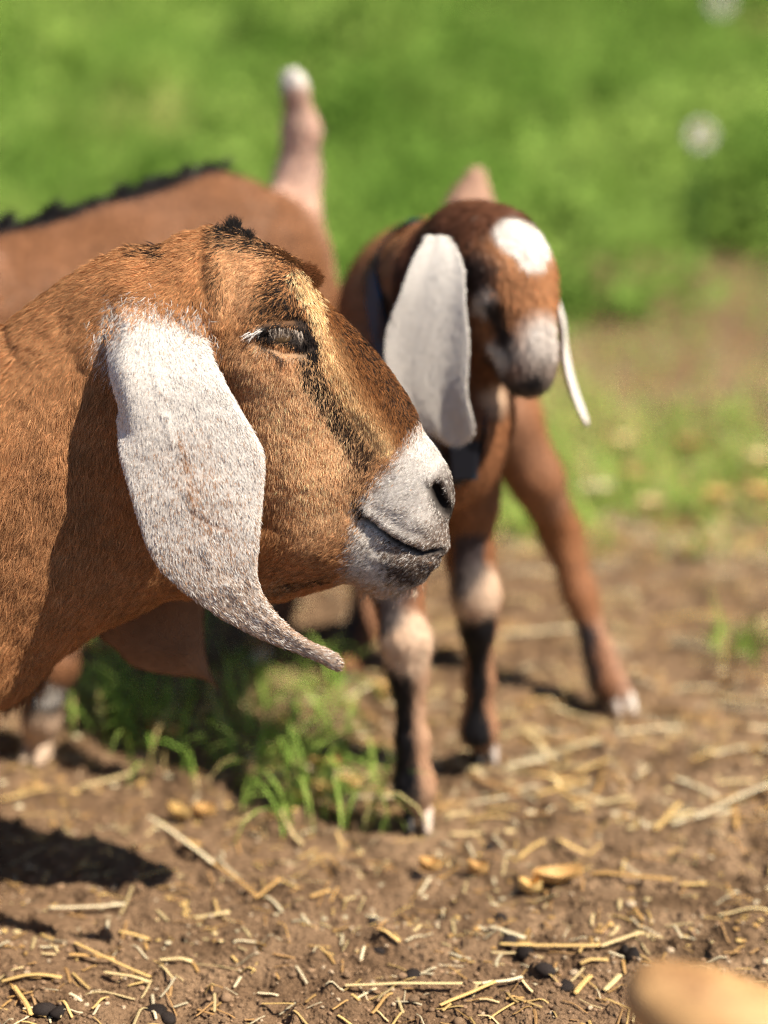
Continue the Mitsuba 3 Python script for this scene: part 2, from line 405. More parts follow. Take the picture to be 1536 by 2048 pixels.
def coat(v, f, sel, dens, seed, colour=goat_colour, width=5.4e-4):
    r = np.random.default_rng(seed)
    n_ = trimesh.Trimesh(v, f, process=False).vertex_normals
    ff = f[sel]
    p, idx, u, w_ = sample_faces(v, ff, dens, r)
    t = ff[idx]
    nn = unit(n_[t[:, 0]] * (1 - u - w_)[:, None] + n_[t[:, 1]] * u[:, None] + n_[t[:, 2]] * w_[:, None])
    qq = p[:, [0, 2]]
    fl = flow_of(qq)
    ta = unit(np.stack([fl[:, 0], fl[:, 0] * 0, fl[:, 1]], 1))
    lock = meshkit.fbm(p * 170, 2, 61) - .5
    ta = ta + np.cross(ta, nn) * (.8 * lock)[:, None]
    up = .24 + .34 * np.clip(meshkit.noise(p * 210, 62) - .35, 0, 1)
    ln = np.clip(len_of(qq), .003, .02) * r.uniform(.6, 1.1, len(p)) * (.75 + .4 * meshkit.noise(p * 160, 63))
    c = colour(qq, r, True) * np.exp(r.normal(.03, .25, len(p)))[:, None]
    return make_hair(p, nn, ta, ln, width, c, lift=up, seed=seed + 1)


cx = gv[gf].mean(1)
near_sel = (cx[:, 1] < mid_y(cx[:, 0])) & (cx[:, 0] > -.33)
far_sel = (cx[:, 1] >= mid_y(cx[:, 0])) & (cx[:, 0] > -.33)
eye_c = at(568, 676, YG - .062)


def dens_near(c):
    d = np.full(len(c), 3.0e6)
    d *= np.clip((seg_dist(c[:, [0, 2]], line_px([(536, 665), (552, 668), (568, 673), (580, 679)], 62)) - .0008) / .0013, .0, 1)
    nos = seg_dist(c[:, [0, 2]], line_px([(873, 982), (879, 997), (888, 1012), (896, 1024)], 22))
    mou = seg_dist(c[:, [0, 2]], line_px([(740, 1040), (790, 1080), (846, 1111), (890, 1112)], 30))
    return d * np.clip((nos - .0042) / .003, 0, 1) * np.clip((mou - .0012) / .002, 0, 1)


parts = [coat(gv, gf, near_sel, dens_near, 21), coat(gv, gf, far_sel, lambda c: np.full(len(c), 3.0e5), 23, width=9e-4)]


def strands(points, dirs, length, width, color, seed, spread=.25, lift=.0):
    r = np.random.default_rng(seed)
    d = unit(np.asarray(dirs, float) + r.normal(0, spread, np.shape(dirs)))
    n_ = np.tile(unit([0.2, -.8, .55]), (len(d), 1))
    return make_hair(np.asarray(points), n_, d, np.asarray(length), width, np.asarray(color), lift=lift, curl=.1, seed=seed)


def along(pts, w_, n, r, jit=.001):
    line = LineString(line_px(pts, w_))
    s = r.random(n) * line.length
    q_ = np.array([line.interpolate(a).coords[0] for a in s])
    y = mid_y(q_[:, 0]) - w_ / 1000
    return np.stack([q_[:, 0], y, q_[:, 1]], 1) + r.normal(0, jit, (n, 3))


r_ = np.random.default_rng(31)


def free_tuft(pts, w_, n, d, L, c, width=6e-4, spread=.25, jit=.0015, seed=40):
    """Loose hair that stands off the skin."""
    p = along(pts, w_, n, r_, jit)
    dd = unit(np.tile(np.array(d, float), (n, 1)) + r_.normal(0, spread, (n, 3)))
    side = unit(np.cross(dd, [0, 1, 0]))
    L = L * r_.uniform(.6, 1.2, n)[:, None]
    hw = width / 2
    mid = p + dd * L * .5 + side * r_.normal(0, .0006, (n, 1))
    tip = p + dd * L + side * r_.normal(0, .0015, (n, 1))
    v = np.stack([p - side * hw, p + side * hw, mid - side * hw * .8, mid + side * hw * .8, tip], 1).reshape(-1, 3)
    f = (np.array([[0, 1, 3], [0, 3, 2], [2, 3, 4]])[None] + np.arange(n)[:, None, None] * 5).reshape(-1, 3)
    nn = np.repeat(unit(np.cross(dd, side) * np.where(np.cross(dd, side)[:, 1:2] > 0, -1, 1) + np.array([.2, -.3, .5])), 5, 0)
    cc = np.repeat(np.array(c)[None] * np.exp(r_.normal(0, .3, n))[:, None], 5, 0)
    return v, f, nn, np.clip(cc, 0, 1)


for wy in (-14, -7, 0, 7, 14):
    parts.append(free_tuft([(432, 464), (500, 474)], wy, 200, (.3, 0, .6), .005, (.02, .018, .018), spread=.45))
    parts.append(free_tuft([(540, 500), (628, 558)], wy, 500, (.75, 0, -.5), .008, (.08, .036, .016), spread=.35))
    parts.append(free_tuft([(604, 538), (626, 556)], wy, 300, (.75, 0, -.2), .008, (.11, .045, .02), spread=.35))
for wy in (-4, 2, 6):
    parts.append(free_tuft([(456, 464), (476, 466)], wy, 110, (.05, 0, 1), .011, (.02, .018, .018), spread=.2))
parts.append(free_tuft([(540, 659), (580, 660), (606, 674)], 66, 90, (.35, -.6, -.7), .008, (.05, .04, .035), width=4e-4, spread=.25, jit=.0007))
parts.append(free_tuft([(536, 659), (560, 657), (590, 661), (606, 668)], 66, 46, (.2, -.45, -.85), .0075, (.42, .37, .32), width=3.5e-4, spread=.14, jit=.0006))
parts.append(free_tuft([(503, 667), (524, 662)], 66, 26, (-.9, -.3, -.35), .010, (.8, .78, .75), width=5e-4, spread=.25, jit=.0008))
parts.append(free_tuft([(0, 1400), (50, 1378), (90, 1342)], 5, 500, (-.35, -.1, -.9), .016, (.30, .15, .07), spread=.25, jit=.004))
parts.append(free_tuft([(730, 1178), (790, 1186), (830, 1168)], 5, 260, (-.25, -.1, -.9), .007, (.45, .36, .28), spread=.3, jit=.003))
for k in range(10):
    tone = WHITE * .7 if k % 2 else BROWN * 1.1
    parts.append(free_tuft([(205, 668), (228, 636), (262, 620), (310, 620), (360, 634), (398, 660)] if k < 6 else [(380, 640), (402, 664), (412, 700), (422, 722)], 69, 60, (-.12, -.02, -1), .007, tone, width=4.5e-4, spread=.45, jit=.0055))
hv = join(parts)
put('goat__hair', hv[0], hv[1], 'fur', hv[3], normals=hv[2])
tag('goat__hair', kind='stuff')

# eye under the half closed lid
s = trimesh.creation.icosphere(4, .0115)
put('goat__eye', np.array(s.vertices) + at(555, 673, mid_y(-.083) - .0480), np.array(s.faces), 'eyeball')
put('goat__eye_001', (np.array(s.vertices) + at(555, 673, mid_y(-.083) - .0480)) * [1, -1, 1] + [0, 2 * mid_y(-.083), 0], np.array(s.faces), 'eyeball')


# ---- ears: closed thin sheets
def sheet_ear(outline_px, Yfun, thick, step=.002, smooth_step=.0018):
    base = np.array([at(x, y, Yfun(x, y)) for x, y in outline_px])
    o2 = smooth_closed(base[:, [0, 2]], smooth_step)
    pg = Polygon(o2).buffer(0)
    if pg.geom_type != 'Polygon':
        pg = max(pg.geoms, key=lambda g: g.area)
    o2 = np.array(pg.exterior.coords)[:-1]
    ins = []
    for dd in (.0004, .0012, .0025):
        g = pg.buffer(-dd)
        for gg in getattr(g, 'geoms', [g]):
            ins.append(np.array([gg.exterior.interpolate(s).coords[0] for s in np.arange(0, gg.exterior.length, step)]))
    x0, z0, x1, z1 = pg.bounds
    X, Z = np.meshgrid(np.arange(x0, x1, step), np.arange(z0, z1, step))
    X[::2] += step / 2
    g = np.stack([X.ravel(), Z.ravel()], 1)
    g = g[shapely.contains_xy(pg.buffer(-.0035), g[:, 0], g[:, 1])]
    q_ = np.vstack([o2] + ins + [g])
    q_[len(o2):] += np.random.default_rng(5).normal(0, 1e-6, q_[len(o2):].shape)
    t_ = Delaunay(q_).simplices
    c_ = q_[t_].mean(1)
    t_ = t_[shapely.contains_xy(pg, c_[:, 0], c_[:, 1])]
    a2 = np.cross(q_[t_[:, 1]] - q_[t_[:, 0]], q_[t_[:, 2]] - q_[t_[:, 0]])
    t_ = np.where((a2 > 0)[:, None], t_, t_[:, ::-1])
    d_ = shapely.distance(pg.exterior, shapely.points(q_))
    th = thick * np.sqrt(np.clip(1 - (1 - np.clip(d_ / (thick * 1.2), 0, 1)) ** 2, 0, 1))
    n = len(q_)
    nb = len(o2)
    th[:nb] = 0
    fid = np.where(np.arange(n) < nb, np.arange(n), np.arange(n) + n)
    return q_, t_, th, fid, d_


EAR = [(205, 640), (225, 596), (262, 580), (310, 582), (360, 596), (394, 625), (404, 680), (418, 714), (442, 752), (470, 800), (500, 850), (521, 890), (530, 925), (528, 970), (523, 1030), (519, 1080), (515, 1130),
       (521, 1172), (545, 1213), (580, 1248), (620, 1272), (660, 1288), (681, 1302), (684, 1318), (672, 1327), (640, 1314), (600, 1300), (550, 1285), (500, 1265), (450, 1240), (400, 1205), (350, 1165), (320, 1135), (295, 1090),
       (275, 1030), (262, 980), (246, 930), (236, 880), (229, 850), (234, 820), (224, 790), (212, 750), (205, 700)]
EAR_Y = YG - .088
q_, t_, th, fid, d_ = sheet_ear(EAR, lambda x, y: EAR_Y - .10 * max(0, (y - 590) / 2570), .0032)
top = prof(300, 590, 88)
vein = LineString(line_px([(290, 620), (330, 800), (380, 950), (430, 1100), (500, 1200), (690, 1320)], 88))
dv = shapely.distance(vein, shapely.points(q_))
drop = np.clip(top[1] - q_[:, 1], 0, 1)
bulge = .008 * np.sin(np.clip(drop / .28, 0, 1) * math.pi) - .050 * np.clip(1 - drop / .075, 0, 1) ** 2 + .10 * drop
cup = -2.0 * dv ** 2 * np.clip(drop / .05, 0, 1)
back_fold = .016 * np.exp(-(seg_dist(q_, line_px([(200, 650), (205, 740), (226, 850)], 88)) / .011) ** 2)
tipq = prof(684, 1318, 88)
tipd = np.linalg.norm(q_ - tipq, axis=1)
tip_out = .016 * np.clip(1 - tipd / .085, 0, 1) ** 1.5
pn = np.stack([q_[:, 0], q_[:, 0] * 0, q_[:, 1]], 1)
corner = .026 * np.exp(-(np.linalg.norm(q_ - prof(405, 640, 88), axis=1) / .018) ** 2)
off = bulge + cup - corner - back_fold + tip_out + .0022 * (meshkit.fbm(pn * 45, 3, 14) - .5) + .0009 * np.exp(-(dv / .003) ** 2) * (meshkit.noise(pn * 60, 2) > .35)
br = seg_dist(q_, line_px([(395, 1010), (430, 1030), (470, 1045)], 88))
off -= .0006 * np.exp(-(br / .0010) ** 2)
en = np.stack([q_[:, 0], EAR_Y - off - th, q_[:, 1]], 1)
ef_ = np.stack([q_[:, 0], EAR_Y - off + th, q_[:, 1]], 1)
ev, ef = np.vstack([en, ef_]), np.vstack([t_, fid[t_[:, ::-1]]])


def compact(v, f, *more):
    u = np.zeros(len(v), bool)
    u[f] = True
    m = np.cumsum(u) - 1
    return (v[u], m[f], *[a[u] for a in more])


ev, ef = compact(ev, ef)


def ear_colour(q, r, crisp):
    n = len(q)
    p = np.stack([q[:, 0], q[:, 0] * 0, q[:, 1]], 1)
    col = np.tile(WHITE, (n, 1)).copy() * .97

    def lay(m, c):
        m = np.clip(m, 0, 1)
        m = (r.random(n) < m).astype(float) if crisp else m
        col[:] = col * (1 - m[:, None]) + np.asarray(c) * m[:, None]

    z0, z1 = prof(300, 650, 88)[1], prof(600, 1300, 88)[1]
    low = np.clip((z0 - q[:, 1]) / (z0 - z1), 0, 1)
    streak = meshkit.fbm(p * [120, 1, 40], 3, 21)
    lay(.02 + .19 * np.clip((low - .22) / .5, 0, 1) * (.4 + 1.2 * streak), (.42, .26, .16))
    lay(.30 * soft(q, [(340, 900), (400, 860), (460, 1000), (470, 1100), (400, 1060)], 88, .02), (.42, .25, .15))
    lay(.66 * np.clip((low - .62) / .28, 0, 1), (.36, .26, .19))
    lay(.8 * soft(q, [(395, 1010), (430, 1030), (470, 1045)], 88, .0012, False), (.30, .15, .08))
    lay(.35 * soft(q, [(365, 860), (385, 930), (395, 1010)], 88, .002, False), (.34, .18, .09))
    lay(.85 * soft(q, [(350, 1165), (400, 1205), (500, 1265), (600, 1300), (672, 1327)], 88, .0015, False), (.75, .72, .68))
    lay(.8 * soft(q, [(170, 540), (430, 560), (430, 672), (390, 652), (300, 634), (240, 644), (206, 690), (170, 700)], 88, .011), BROWN)
    return col


put('goat__ear', ev, ef, 'skin', ear_colour(ev[:, [0, 2]], np.random.default_rng(4), False) * .95)
tag('goat__ear', 'long white hanging ear flecked with brown')
EFLOW = [((300, 650), (-.1, 1)), ((270, 800), (-.25, 1)), ((400, 800), (.25, 1)), ((480, 900), (.25, 1)), ((300, 1000), (-.1, 1)), ((400, 1050), (.15, 1)), ((500, 1100), (.2, 1)), ((420, 1180), (.6, .8)), ((560, 1250), (.9, .4)), ((660, 1305), (1, .2))]
eflow = RBFInterpolator(np.array([prof(*p, 88) for p, _ in EFLOW]), np.array([(a, -b) for _, (a, b) in EFLOW]), kernel='linear', smoothing=.0005)


def ear_hair(v, f, sel, dens, seed, colour, base_len, width):
    r = np.random.default_rng(seed)
    n_ = trimesh.Trimesh(v, f, process=False).vertex_normals
    ff = f[sel]
    p, idx, u, w_ = sample_faces(v, ff, lambda c: np.full(len(c), dens), r)
    t = ff[idx]
    nn = unit(n_[t[:, 0]] * (1 - u - w_)[:, None] + n_[t[:, 1]] * u[:, None] + n_[t[:, 2]] * w_[:, None])
    qq = p[:, [0, 2]]
    fl = eflow(qq)
    ta = np.stack([fl[:, 0], fl[:, 0] * 0, fl[:, 1]], 1)
    zt = prof(300, 650, 88)[1]
    ln = base_len * r.uniform(.6, 1.2, len(p)) * (1 + .6 * np.clip(1 - (zt - qq[:, 1]) / .03, 0, 1))
    c = colour(qq, r, True) * np.exp(r.normal(-.01, .11, len(p)))[:, None]
    return make_hair(p, nn, ta, ln, width, c, lift=.25, roll=.9, seed=seed + 1, blend=.45)


ec = ev[ef].mean(1)
nsel = trimesh.Trimesh(ev, ef, process=False).face_normals[:, 1] < .15
hv = join([ear_hair(ev, ef, nsel, 1.8e6, 51, ear_colour, .0048, 6.4e-4), ear_hair(ev, ef, ~nsel, 2.5e5, 53, ear_colour, .005, 8e-4)])
put('goat__ear__hair', hv[0], hv[1], 'pale_fur', hv[3], normals=hv[2])
tag('goat__ear__hair', kind='stuff')

FEAR = [(300, 700), (390, 760), (428, 900), (420, 1000), (413, 1100), (409, 1220), (414, 1300), (437, 1367), (428, 1356), (400, 1343), (330, 1335), (272, 1320), (236, 1286), (195, 1250), (182, 1150), (192, 1000), (220, 850), (250, 740)]
FY = YG + .082
q_, t_, th, fid, d_ = sheet_ear(FEAR, lambda x, y: FY, .0028, .004)
off = .02 * np.sin(np.clip((prof(300, 700, -80)[1] - q_[:, 1]) / .25, 0, 1) * math.pi) + .25 * np.clip(.02 - d_, 0, 1) - .02
fv = np.vstack([np.stack([q_[:, 0], FY + off - th, q_[:, 1]], 1), np.stack([q_[:, 0], FY + off + th, q_[:, 1]], 1)])
ff = np.vstack([t_, fid[t_[:, ::-1]]])
fv, ff = compact(fv, ff)
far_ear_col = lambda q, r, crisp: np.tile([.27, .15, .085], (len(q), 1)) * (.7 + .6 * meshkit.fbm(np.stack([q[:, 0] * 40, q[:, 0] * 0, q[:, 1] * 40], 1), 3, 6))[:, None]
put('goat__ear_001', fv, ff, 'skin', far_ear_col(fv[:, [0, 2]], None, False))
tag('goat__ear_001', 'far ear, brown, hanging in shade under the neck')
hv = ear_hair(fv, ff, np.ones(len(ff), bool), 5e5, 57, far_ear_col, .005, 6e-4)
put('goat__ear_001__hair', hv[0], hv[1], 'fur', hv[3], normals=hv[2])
tag('goat__ear_001__hair', kind='stuff')


# ------------------------------------------------------------------ the two kids
def surface_nets(F, o, h):
    ins = F < 0
    nx, ny, nz = F.shape
    corners = [(i, j, k) for i in (0, 1) for j in (0, 1) for k in (0, 1)]
    sl = lambda c: tuple(slice(a, a + n - 1) for a, n in zip(c, F.shape))
    cnt = sum(ins[sl(c)].astype(np.int8) for c in corners)
    act = (cnt > 0) & (cnt < 8)
    idx = np.argwhere(act)
    vals = {c: F[sl(c)][act] for c in corners}
    acc, num = np.zeros((len(idx), 3)), np.zeros(len(idx))
    for c in corners:
        for ax in range(3):
            if c[ax] == 0:
                e = tuple(1 if i == ax else a for i, a in enumerate(c))
                a, b = vals[c], vals[e]
                m = (a < 0) != (b < 0)
                t = np.where(m, a / np.where(m, a - b, 1), 0)
                pt = np.tile(np.array(c, float), (len(idx), 1))
                pt[:, ax] = t
                acc += pt * m[:, None]
                num += m
    v = o + h * (idx + acc / num[:, None])
    vid = -np.ones(act.shape, int)
    vid[act] = np.arange(len(idx))
    quads = []
    for ax in range(3):
        b, c = (ax + 1) % 3, (ax + 2) % 3
        s0 = [slice(None)] * 3; s1 = [slice(None)] * 3
        s0[ax], s1[ax] = slice(0, -1), slice(1, None)
        ch = ins[tuple(s0)] != ins[tuple(s1)]
        g = np.argwhere(ch)
        g = g[(g[:, b] > 0) & (g[:, c] > 0) & (g[:, b] < F.shape[b] - 1) & (g[:, c] < F.shape[c] - 1)]
        flip = ins[tuple(s0)][tuple(g.T)]
        eb, ec_ = np.eye(3, dtype=int)[b], np.eye(3, dtype=int)[c]
        qd = np.stack([vid[tuple((g - eb - ec_).T)], vid[tuple((g - ec_).T)], vid[tuple(g.T)], vid[tuple((g - eb).T)]], 1)
        quads.append(np.where(flip[:, None], qd, qd[:, ::-1]))
    qd = np.vstack(quads)
    return v, np.vstack([qd[:, [0, 1, 2]], qd[:, [0, 2, 3]]])


def body_from(bones, h=.005, k=.010, floor=True):
    """One continuous skin round tapering bones (a, b, ra, rb), blended over k metres."""
    P0 = np.array([b[0] for b in bones]); P1 = np.array([b[1] for b in bones])
    rr = max(max(b[2], b[3]) for b in bones) + .03
    lo, hi = np.minimum(P0, P1).min(0) - rr, np.maximum(P0, P1).max(0) + rr
    n = np.ceil((hi - lo) / h).astype(int)
    g = [lo[i] + h * np.arange(n[i]) for i in range(3)]
    S = np.zeros(n, np.float32)
    for a, b, ra, rb in bones:
        m = max(ra, rb) + 8 * k
        l, u = np.minimum(a, b) - m, np.maximum(a, b) + m
        i0 = np.clip(((l - lo) / h).astype(int), 0, n - 1); i1 = np.clip(((u - lo) / h).astype(int) + 1, 1, n)
        X, Y, Z = np.meshgrid(*[g[i][i0[i]:i1[i]] for i in range(3)], indexing='ij')
        ab = np.asarray(b) - a
        L2 = max((ab ** 2).sum(), 1e-9)
        t = np.clip(((X - a[0]) * ab[0] + (Y - a[1]) * ab[1] + (Z - a[2]) * ab[2]) / L2, 0, 1)
        d = np.sqrt((X - a[0] - t * ab[0]) ** 2 + (Y - a[1] - t * ab[1]) ** 2 + (Z - a[2] - t * ab[2]) ** 2) - (ra + (rb - ra) * t)
        S[tuple(slice(p, q) for p, q in zip(i0, i1))] += np.exp(np.clip(-d / k, -60, 60))
    F = -k * np.log(S + 1e-30)
    v, f = surface_nets(F, lo, h)
    m = trimesh.Trimesh(v, f, process=False)
    trimesh.smoothing.filter_taubin(m, iterations=8)
    return np.array(m.vertices), np.array(m.faces)


def chain(pts, rad):
    return [(np.asarray(a), np.asarray(b), r0, r1) for a, b, r0, r1 in zip(pts[:-1], pts[1:], rad[:-1], rad[1:])]


class Paint:
    def __init__(self, v, base):
        self.v = v
        self.col = np.tile(np.asarray(base, float), (len(v), 1)) * (.8 + .4 * meshkit.fbm(v * 30, 3, 3))[:, None]
        self.jit = .006 * (meshkit.fbm(v * 90, 3, 8) - .5)

    def lay(self, m, c):
        m = np.clip(m, 0, 1)[:, None]
        self.col = self.col * (1 - m) + np.asarray(c) * m

    def ball(self, p, r, c, s=.006, k=1.0):
        d = np.linalg.norm(self.v - p, axis=1) + self.jit
        self.lay(k * np.clip((r - d) / s + .5, 0, 1), c)

    def bone(self, a, b, r, c, s=.006, k=1.0, face=None, fk=.3):
        a, b = np.asarray(a), np.asarray(b)
        t = np.clip(((self.v - a) @ (b - a)) / ((b - a) ** 2).sum(), 0, 1)
        d = np.linalg.norm(self.v - a - t[:, None] * (b - a), axis=1) + self.jit
        m = k * np.clip((r - d) / s + .5, 0, 1)
        if face is not None:
            rad = unit(self.v - a - t[:, None] * (b - a))
            m = m * np.clip((rad @ unit(face) - fk) / .25 + .5, 0, 1)
        self.lay(m, c)


def strip_sheet(center, across, half, thick=.0022, n=40, m=14, curl=.0):
    """A thin closed ear: centre line, sideways direction and half-width along it."""
    from scipy.interpolate import CubicSpline
    t0 = np.linspace(0, 1, len(center))
    C = CubicSpline(t0, np.asarray(center))(np.linspace(0, 1, n))
    A = unit(CubicSpline(t0, np.asarray(across))(np.linspace(0, 1, n)))
    H = np.maximum(CubicSpline(t0, np.asarray(half))(np.linspace(0, 1, n)), .0008)
    tn = unit(np.gradient(C, axis=0))
    N = unit(np.cross(tn, A))
    ang = np.linspace(0, 2 * math.pi, 2 * m, endpoint=False)
    v = []
    for i in range(n):
        s = np.cos(ang)
        y = np.sin(ang) * thick
        v.append(C[i] + A[i] * (s * H[i] * (1 + .05 * math.sin(i * .45)))[:, None] + N[i] * (y + curl * H[i] * s ** 2 + .0007 * np.sin(s * 6 + i * .12))[:, None])
    v = np.vstack(v)
    M = 2 * m
    f = []
    for i in range(n - 1):
        for j in range(M):
            a, b = i * M + j, i * M + (j + 1) % M
            f += [[a, b, b + M], [a, b + M, a + M]]
    c0, c1 = len(v), len(v) + 1
    v = np.vstack([v, C[0], C[-1] + tn[-1] * .001])
    for j in range(M):
        f += [[c0, (j + 1) % M, j], [c1, (n - 1) * M + j, (n - 1) * M + (j + 1) % M]]
    return v, np.array(f)


def kid_fur(key, v, f, col, seed, dens=1.5e5, vary=.28, long=1.0, lift=.3):
    """Short coat over a kid's skin, each hair in the colour of the skin below it."""
    r = np.random.default_rng(seed)
    p, idx, u, w_ = sample_faces(v, f, lambda c: np.full(len(c), dens), r)
    t = f[idx]
    n_ = trimesh.Trimesh(v, f, process=False).vertex_normals
    nn = unit(n_[t].mean(1))
    ta = np.tile([.15, .35, -1.0], (len(p), 1))
    c = np.clip(col, 0, 1)[t[:, 0]] * np.exp(r.normal(.06, vary, len(p)))[:, None]
    return make_hair(p, nn, ta, r.uniform(.006, .011, len(p)) * long, 1.0e-3, c, lift=lift, curl=.3, seed=seed + 1, blend=.6)


def hull_of(spheres):
    ms = [m3.Manifold.sphere(r, 20).translate(list(map(float, p))) for p, r in spheres]
    mm = m3.Manifold.batch_hull(ms).to_mesh()
    return np.array(mm.vert_properties[:, :3]), np.array(mm.tri_verts)


def hoof(parent, pos, fwd, size, colours):
    fwd = unit([fwd[0], fwd[1], 0])
    side = np.array([-fwd[1], fwd[0], 0])
    vs, fs, cs, k = [], [], [], 0
    for s, c in zip((-1, 1), colours):
        o = np.array(pos) + side * s * size * .52
        v, f = hull_of([(o + fwd * size * .9 + [0, 0, size * .25], size * .26), (o - fwd * size * .35 + [0, 0, size * .3], size * .34), (o + [0, 0, size * 1.1] - fwd * size * .2, size * .42), (o + fwd * size * .3 + [0, 0, size * .9], size * .36)])
        vs.append(v); fs.append(f + k); cs.append(np.tile(c, (len(v), 1))); k += len(v)
    put(numbered(parent + '__hoof'), np.vstack(vs), np.vstack(fs), 'horny', np.vstack(cs), smooth=True)


KB, KD, CREAM, KW, KK, PINK = [np.array(c) for c in ((.27, .122, .057), (.095, .038, .019), (.60, .45, .33), (.64, .63, .60), (.012, .012, .015), (.46, .30, .22))]


def onground(px, py, up=0.):
    p = ground_at(px, py)
    p[2] = ground_z(p[0], p[1]) + up
    return p


# ---- first kid: faces the camera, head turned to the right, hind leg spread
K = 'kid_goat'
F_, N_ = unit([.28, -.42, -.86]), np.array([.56, -.62, .50])
N_ = unit(N_ - F_ * (N_ @ F_))
R_ = np.cross(F_, N_)
C0 = at(1002, 534, 1.48)
hd = lambda a, b, c: C0 + a * F_ + b * N_ + c * R_
hoofA, hoofB, hoofC = onground(835, 1660), onground(968, 1528), onground(1238, 1425)
hoofD = onground(800, 1420)
bones = []
bones += chain([at(868, 640, 1.62), at(872, 636, 1.76), at(905, 610, 1.90)], [.085, .098, .082])
bones += chain([at(865, 730, 1.57), at(885, 850, 1.53), at(895, 915, 1.52)], [.075, .062, .045])
bones += chain([at(850, 600, 1.60), at(890, 560, 1.55), at(950, 530, 1.53)], [.062, .052, .045])
bones += chain([at(885, 780, 1.53), at(925, 680, 1.515), at(975, 600, 1.515)], [.05, .042, .036])
bones += chain([at(830, 860, 1.54), at(815, 1050, 1.51), at(795, 1190, 1.475), at(812, 1280, 1.452), at(816, 1345, 1.452), at(824, 1480, 1.455), at(828, 1570, 1.453), hoofA + [0, 0, .022]], [.045, .025, .0185, .0188, .0140, .0115, .0150, .0130])
bones += chain([at(930, 860, 1.56), at(935, 1000, 1.56), at(938, 1110, 1.565), at(952, 1190, 1.555), at(956, 1250, 1.56), at(958, 1360, 1.575), at(957, 1460, 1.575), hoofB + [0, 0, .020]], [.040, .026, .0190, .0195, .0145, .0118, .0150, .0125])
bones += chain([at(950, 700, 1.86), at(1010, 840, 1.80), at(1070, 955, 1.80), at(1120, 1065, 1.84), at(1160, 1190, 1.81), at(1197, 1310, 1.775), at(1215, 1365, 1.76), hoofC + [0, 0, .018]], [.060, .036, .027, .0210, .0155, .0130, .0155, .0125])
bones += chain([at(850, 700, 1.88), at(830, 900, 1.86), at(800, 1060, 1.9), at(800, 1200, 1.89), at(800, 1370, 1.84), hoofD + [0, 0, .018]], [.060, .040, .024, .016, .0145, .0125])
bones += chain([at(925, 470, 1.94), at(940, 415, 1.97), at(952, 352, 1.97)], [.030, .024, .010])
bones += [(hd(-.014, -.006, 0), hd(.024, -.006, 0), .0415, .0365), (hd(.012, .009, 0), hd(.084, .003, 0), .033, .0190), (hd(.03, -.026, 0), hd(.084, -.022, 0), .027, .0125), (hd(.078, -.003, .005), hd(.099, -.008, .005), .0170, .0135), (hd(.078, -.003, -.005), hd(.099, -.008, -.005), .0170, .0135),
          (hd(.014, .014, .027), hd(.026, .010, .030), .019, .015), (hd(.018, .012, -.022), hd(.034, .006, -.025), .016, .014), (hd(-.035, -.03, 0), hd(-.01, -.015, 0), .038, .042), (hd(.02, -.03, .016), hd(.05, -.03, .012), .022, .016)]
kv, kf = body_from(bones, .0042, .0065)
pt = Paint(kv, KB)
pt.lay(np.clip((kv[:, 2] - .42) / .1, 0, 1) * .65, (.40, .195, .09))
# head
hl = (kv - C0) @ np.stack([F_, N_, R_], 1)
on_head = np.clip((1.56 - kv[:, 1]) / .01, 0, 1) * (np.linalg.norm(kv - hd(.03, 0, 0), axis=1) < .115)
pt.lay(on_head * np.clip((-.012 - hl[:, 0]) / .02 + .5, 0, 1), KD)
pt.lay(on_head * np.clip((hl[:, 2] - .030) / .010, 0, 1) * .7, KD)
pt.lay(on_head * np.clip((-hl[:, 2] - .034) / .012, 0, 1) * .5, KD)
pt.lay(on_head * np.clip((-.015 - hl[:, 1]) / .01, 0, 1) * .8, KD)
pt.lay(on_head * np.clip((hl[:, 0] - .015) / .02, 0, 1) * np.clip((.085 - hl[:, 0]) / .02, 0, 1) * np.clip((.022 - abs(hl[:, 2] + .006)) / .012, 0, 1) * np.clip((hl[:, 1] - .0) / .01, 0, 1) * .75, (.42, .20, .09))
sx = np.sqrt(((hl[:, 0] + .004) / .026) ** 2 + ((hl[:, 2] - .002) / .028) ** 2) + pt.jit * 45 + .10 * np.sin(np.arctan2(hl[:, 0], hl[:, 2]) * 3 + 1)
pt.lay(on_head * (hl[:, 1] > .0) * np.clip((1 - sx) / .16 + .5, 0, 1), KW)
pt.ball(hd(.012, .010, .040), .019, KK, .010, .85)
pt.bone(hd(.038, .002, .042), hd(.032, .012, .037), .0095, (.55, .52, .49), .006, .95)
pt.bone(hd(.046, .010, .036), hd(.080, .002, .026), .010, KK, .008, .95)
pt.ball(hd(.080, .020, .000), .024, (.55, .52, .49), .016, .95)
pt.bone(hd(.082, -.008, .026), hd(.072, -.012, .029), .009, KW, .006, .95)
pt.bone(hd(.090, .006, .006), hd(.112, -.004, .004), .020, (.30, .27, .25), .014, .7)
pt.ball(hd(.111, -.022, .004), .029, (.045, .038, .036), .014, .95)
pt.bone(hd(.098, .010, 0), hd(.112, .004, 0), .012, (.20, .17, .15), .016, .7)
pt.bone(hd(.112, -.018, .019), hd(.078, -.032, .021), .007, KK, .006, .95)
pt.ball(hd(.108, .004, .009), .009, KK, .006, .95)
pt.ball(hd(.112, -.004, -.013), .008, KK, .006, .95)
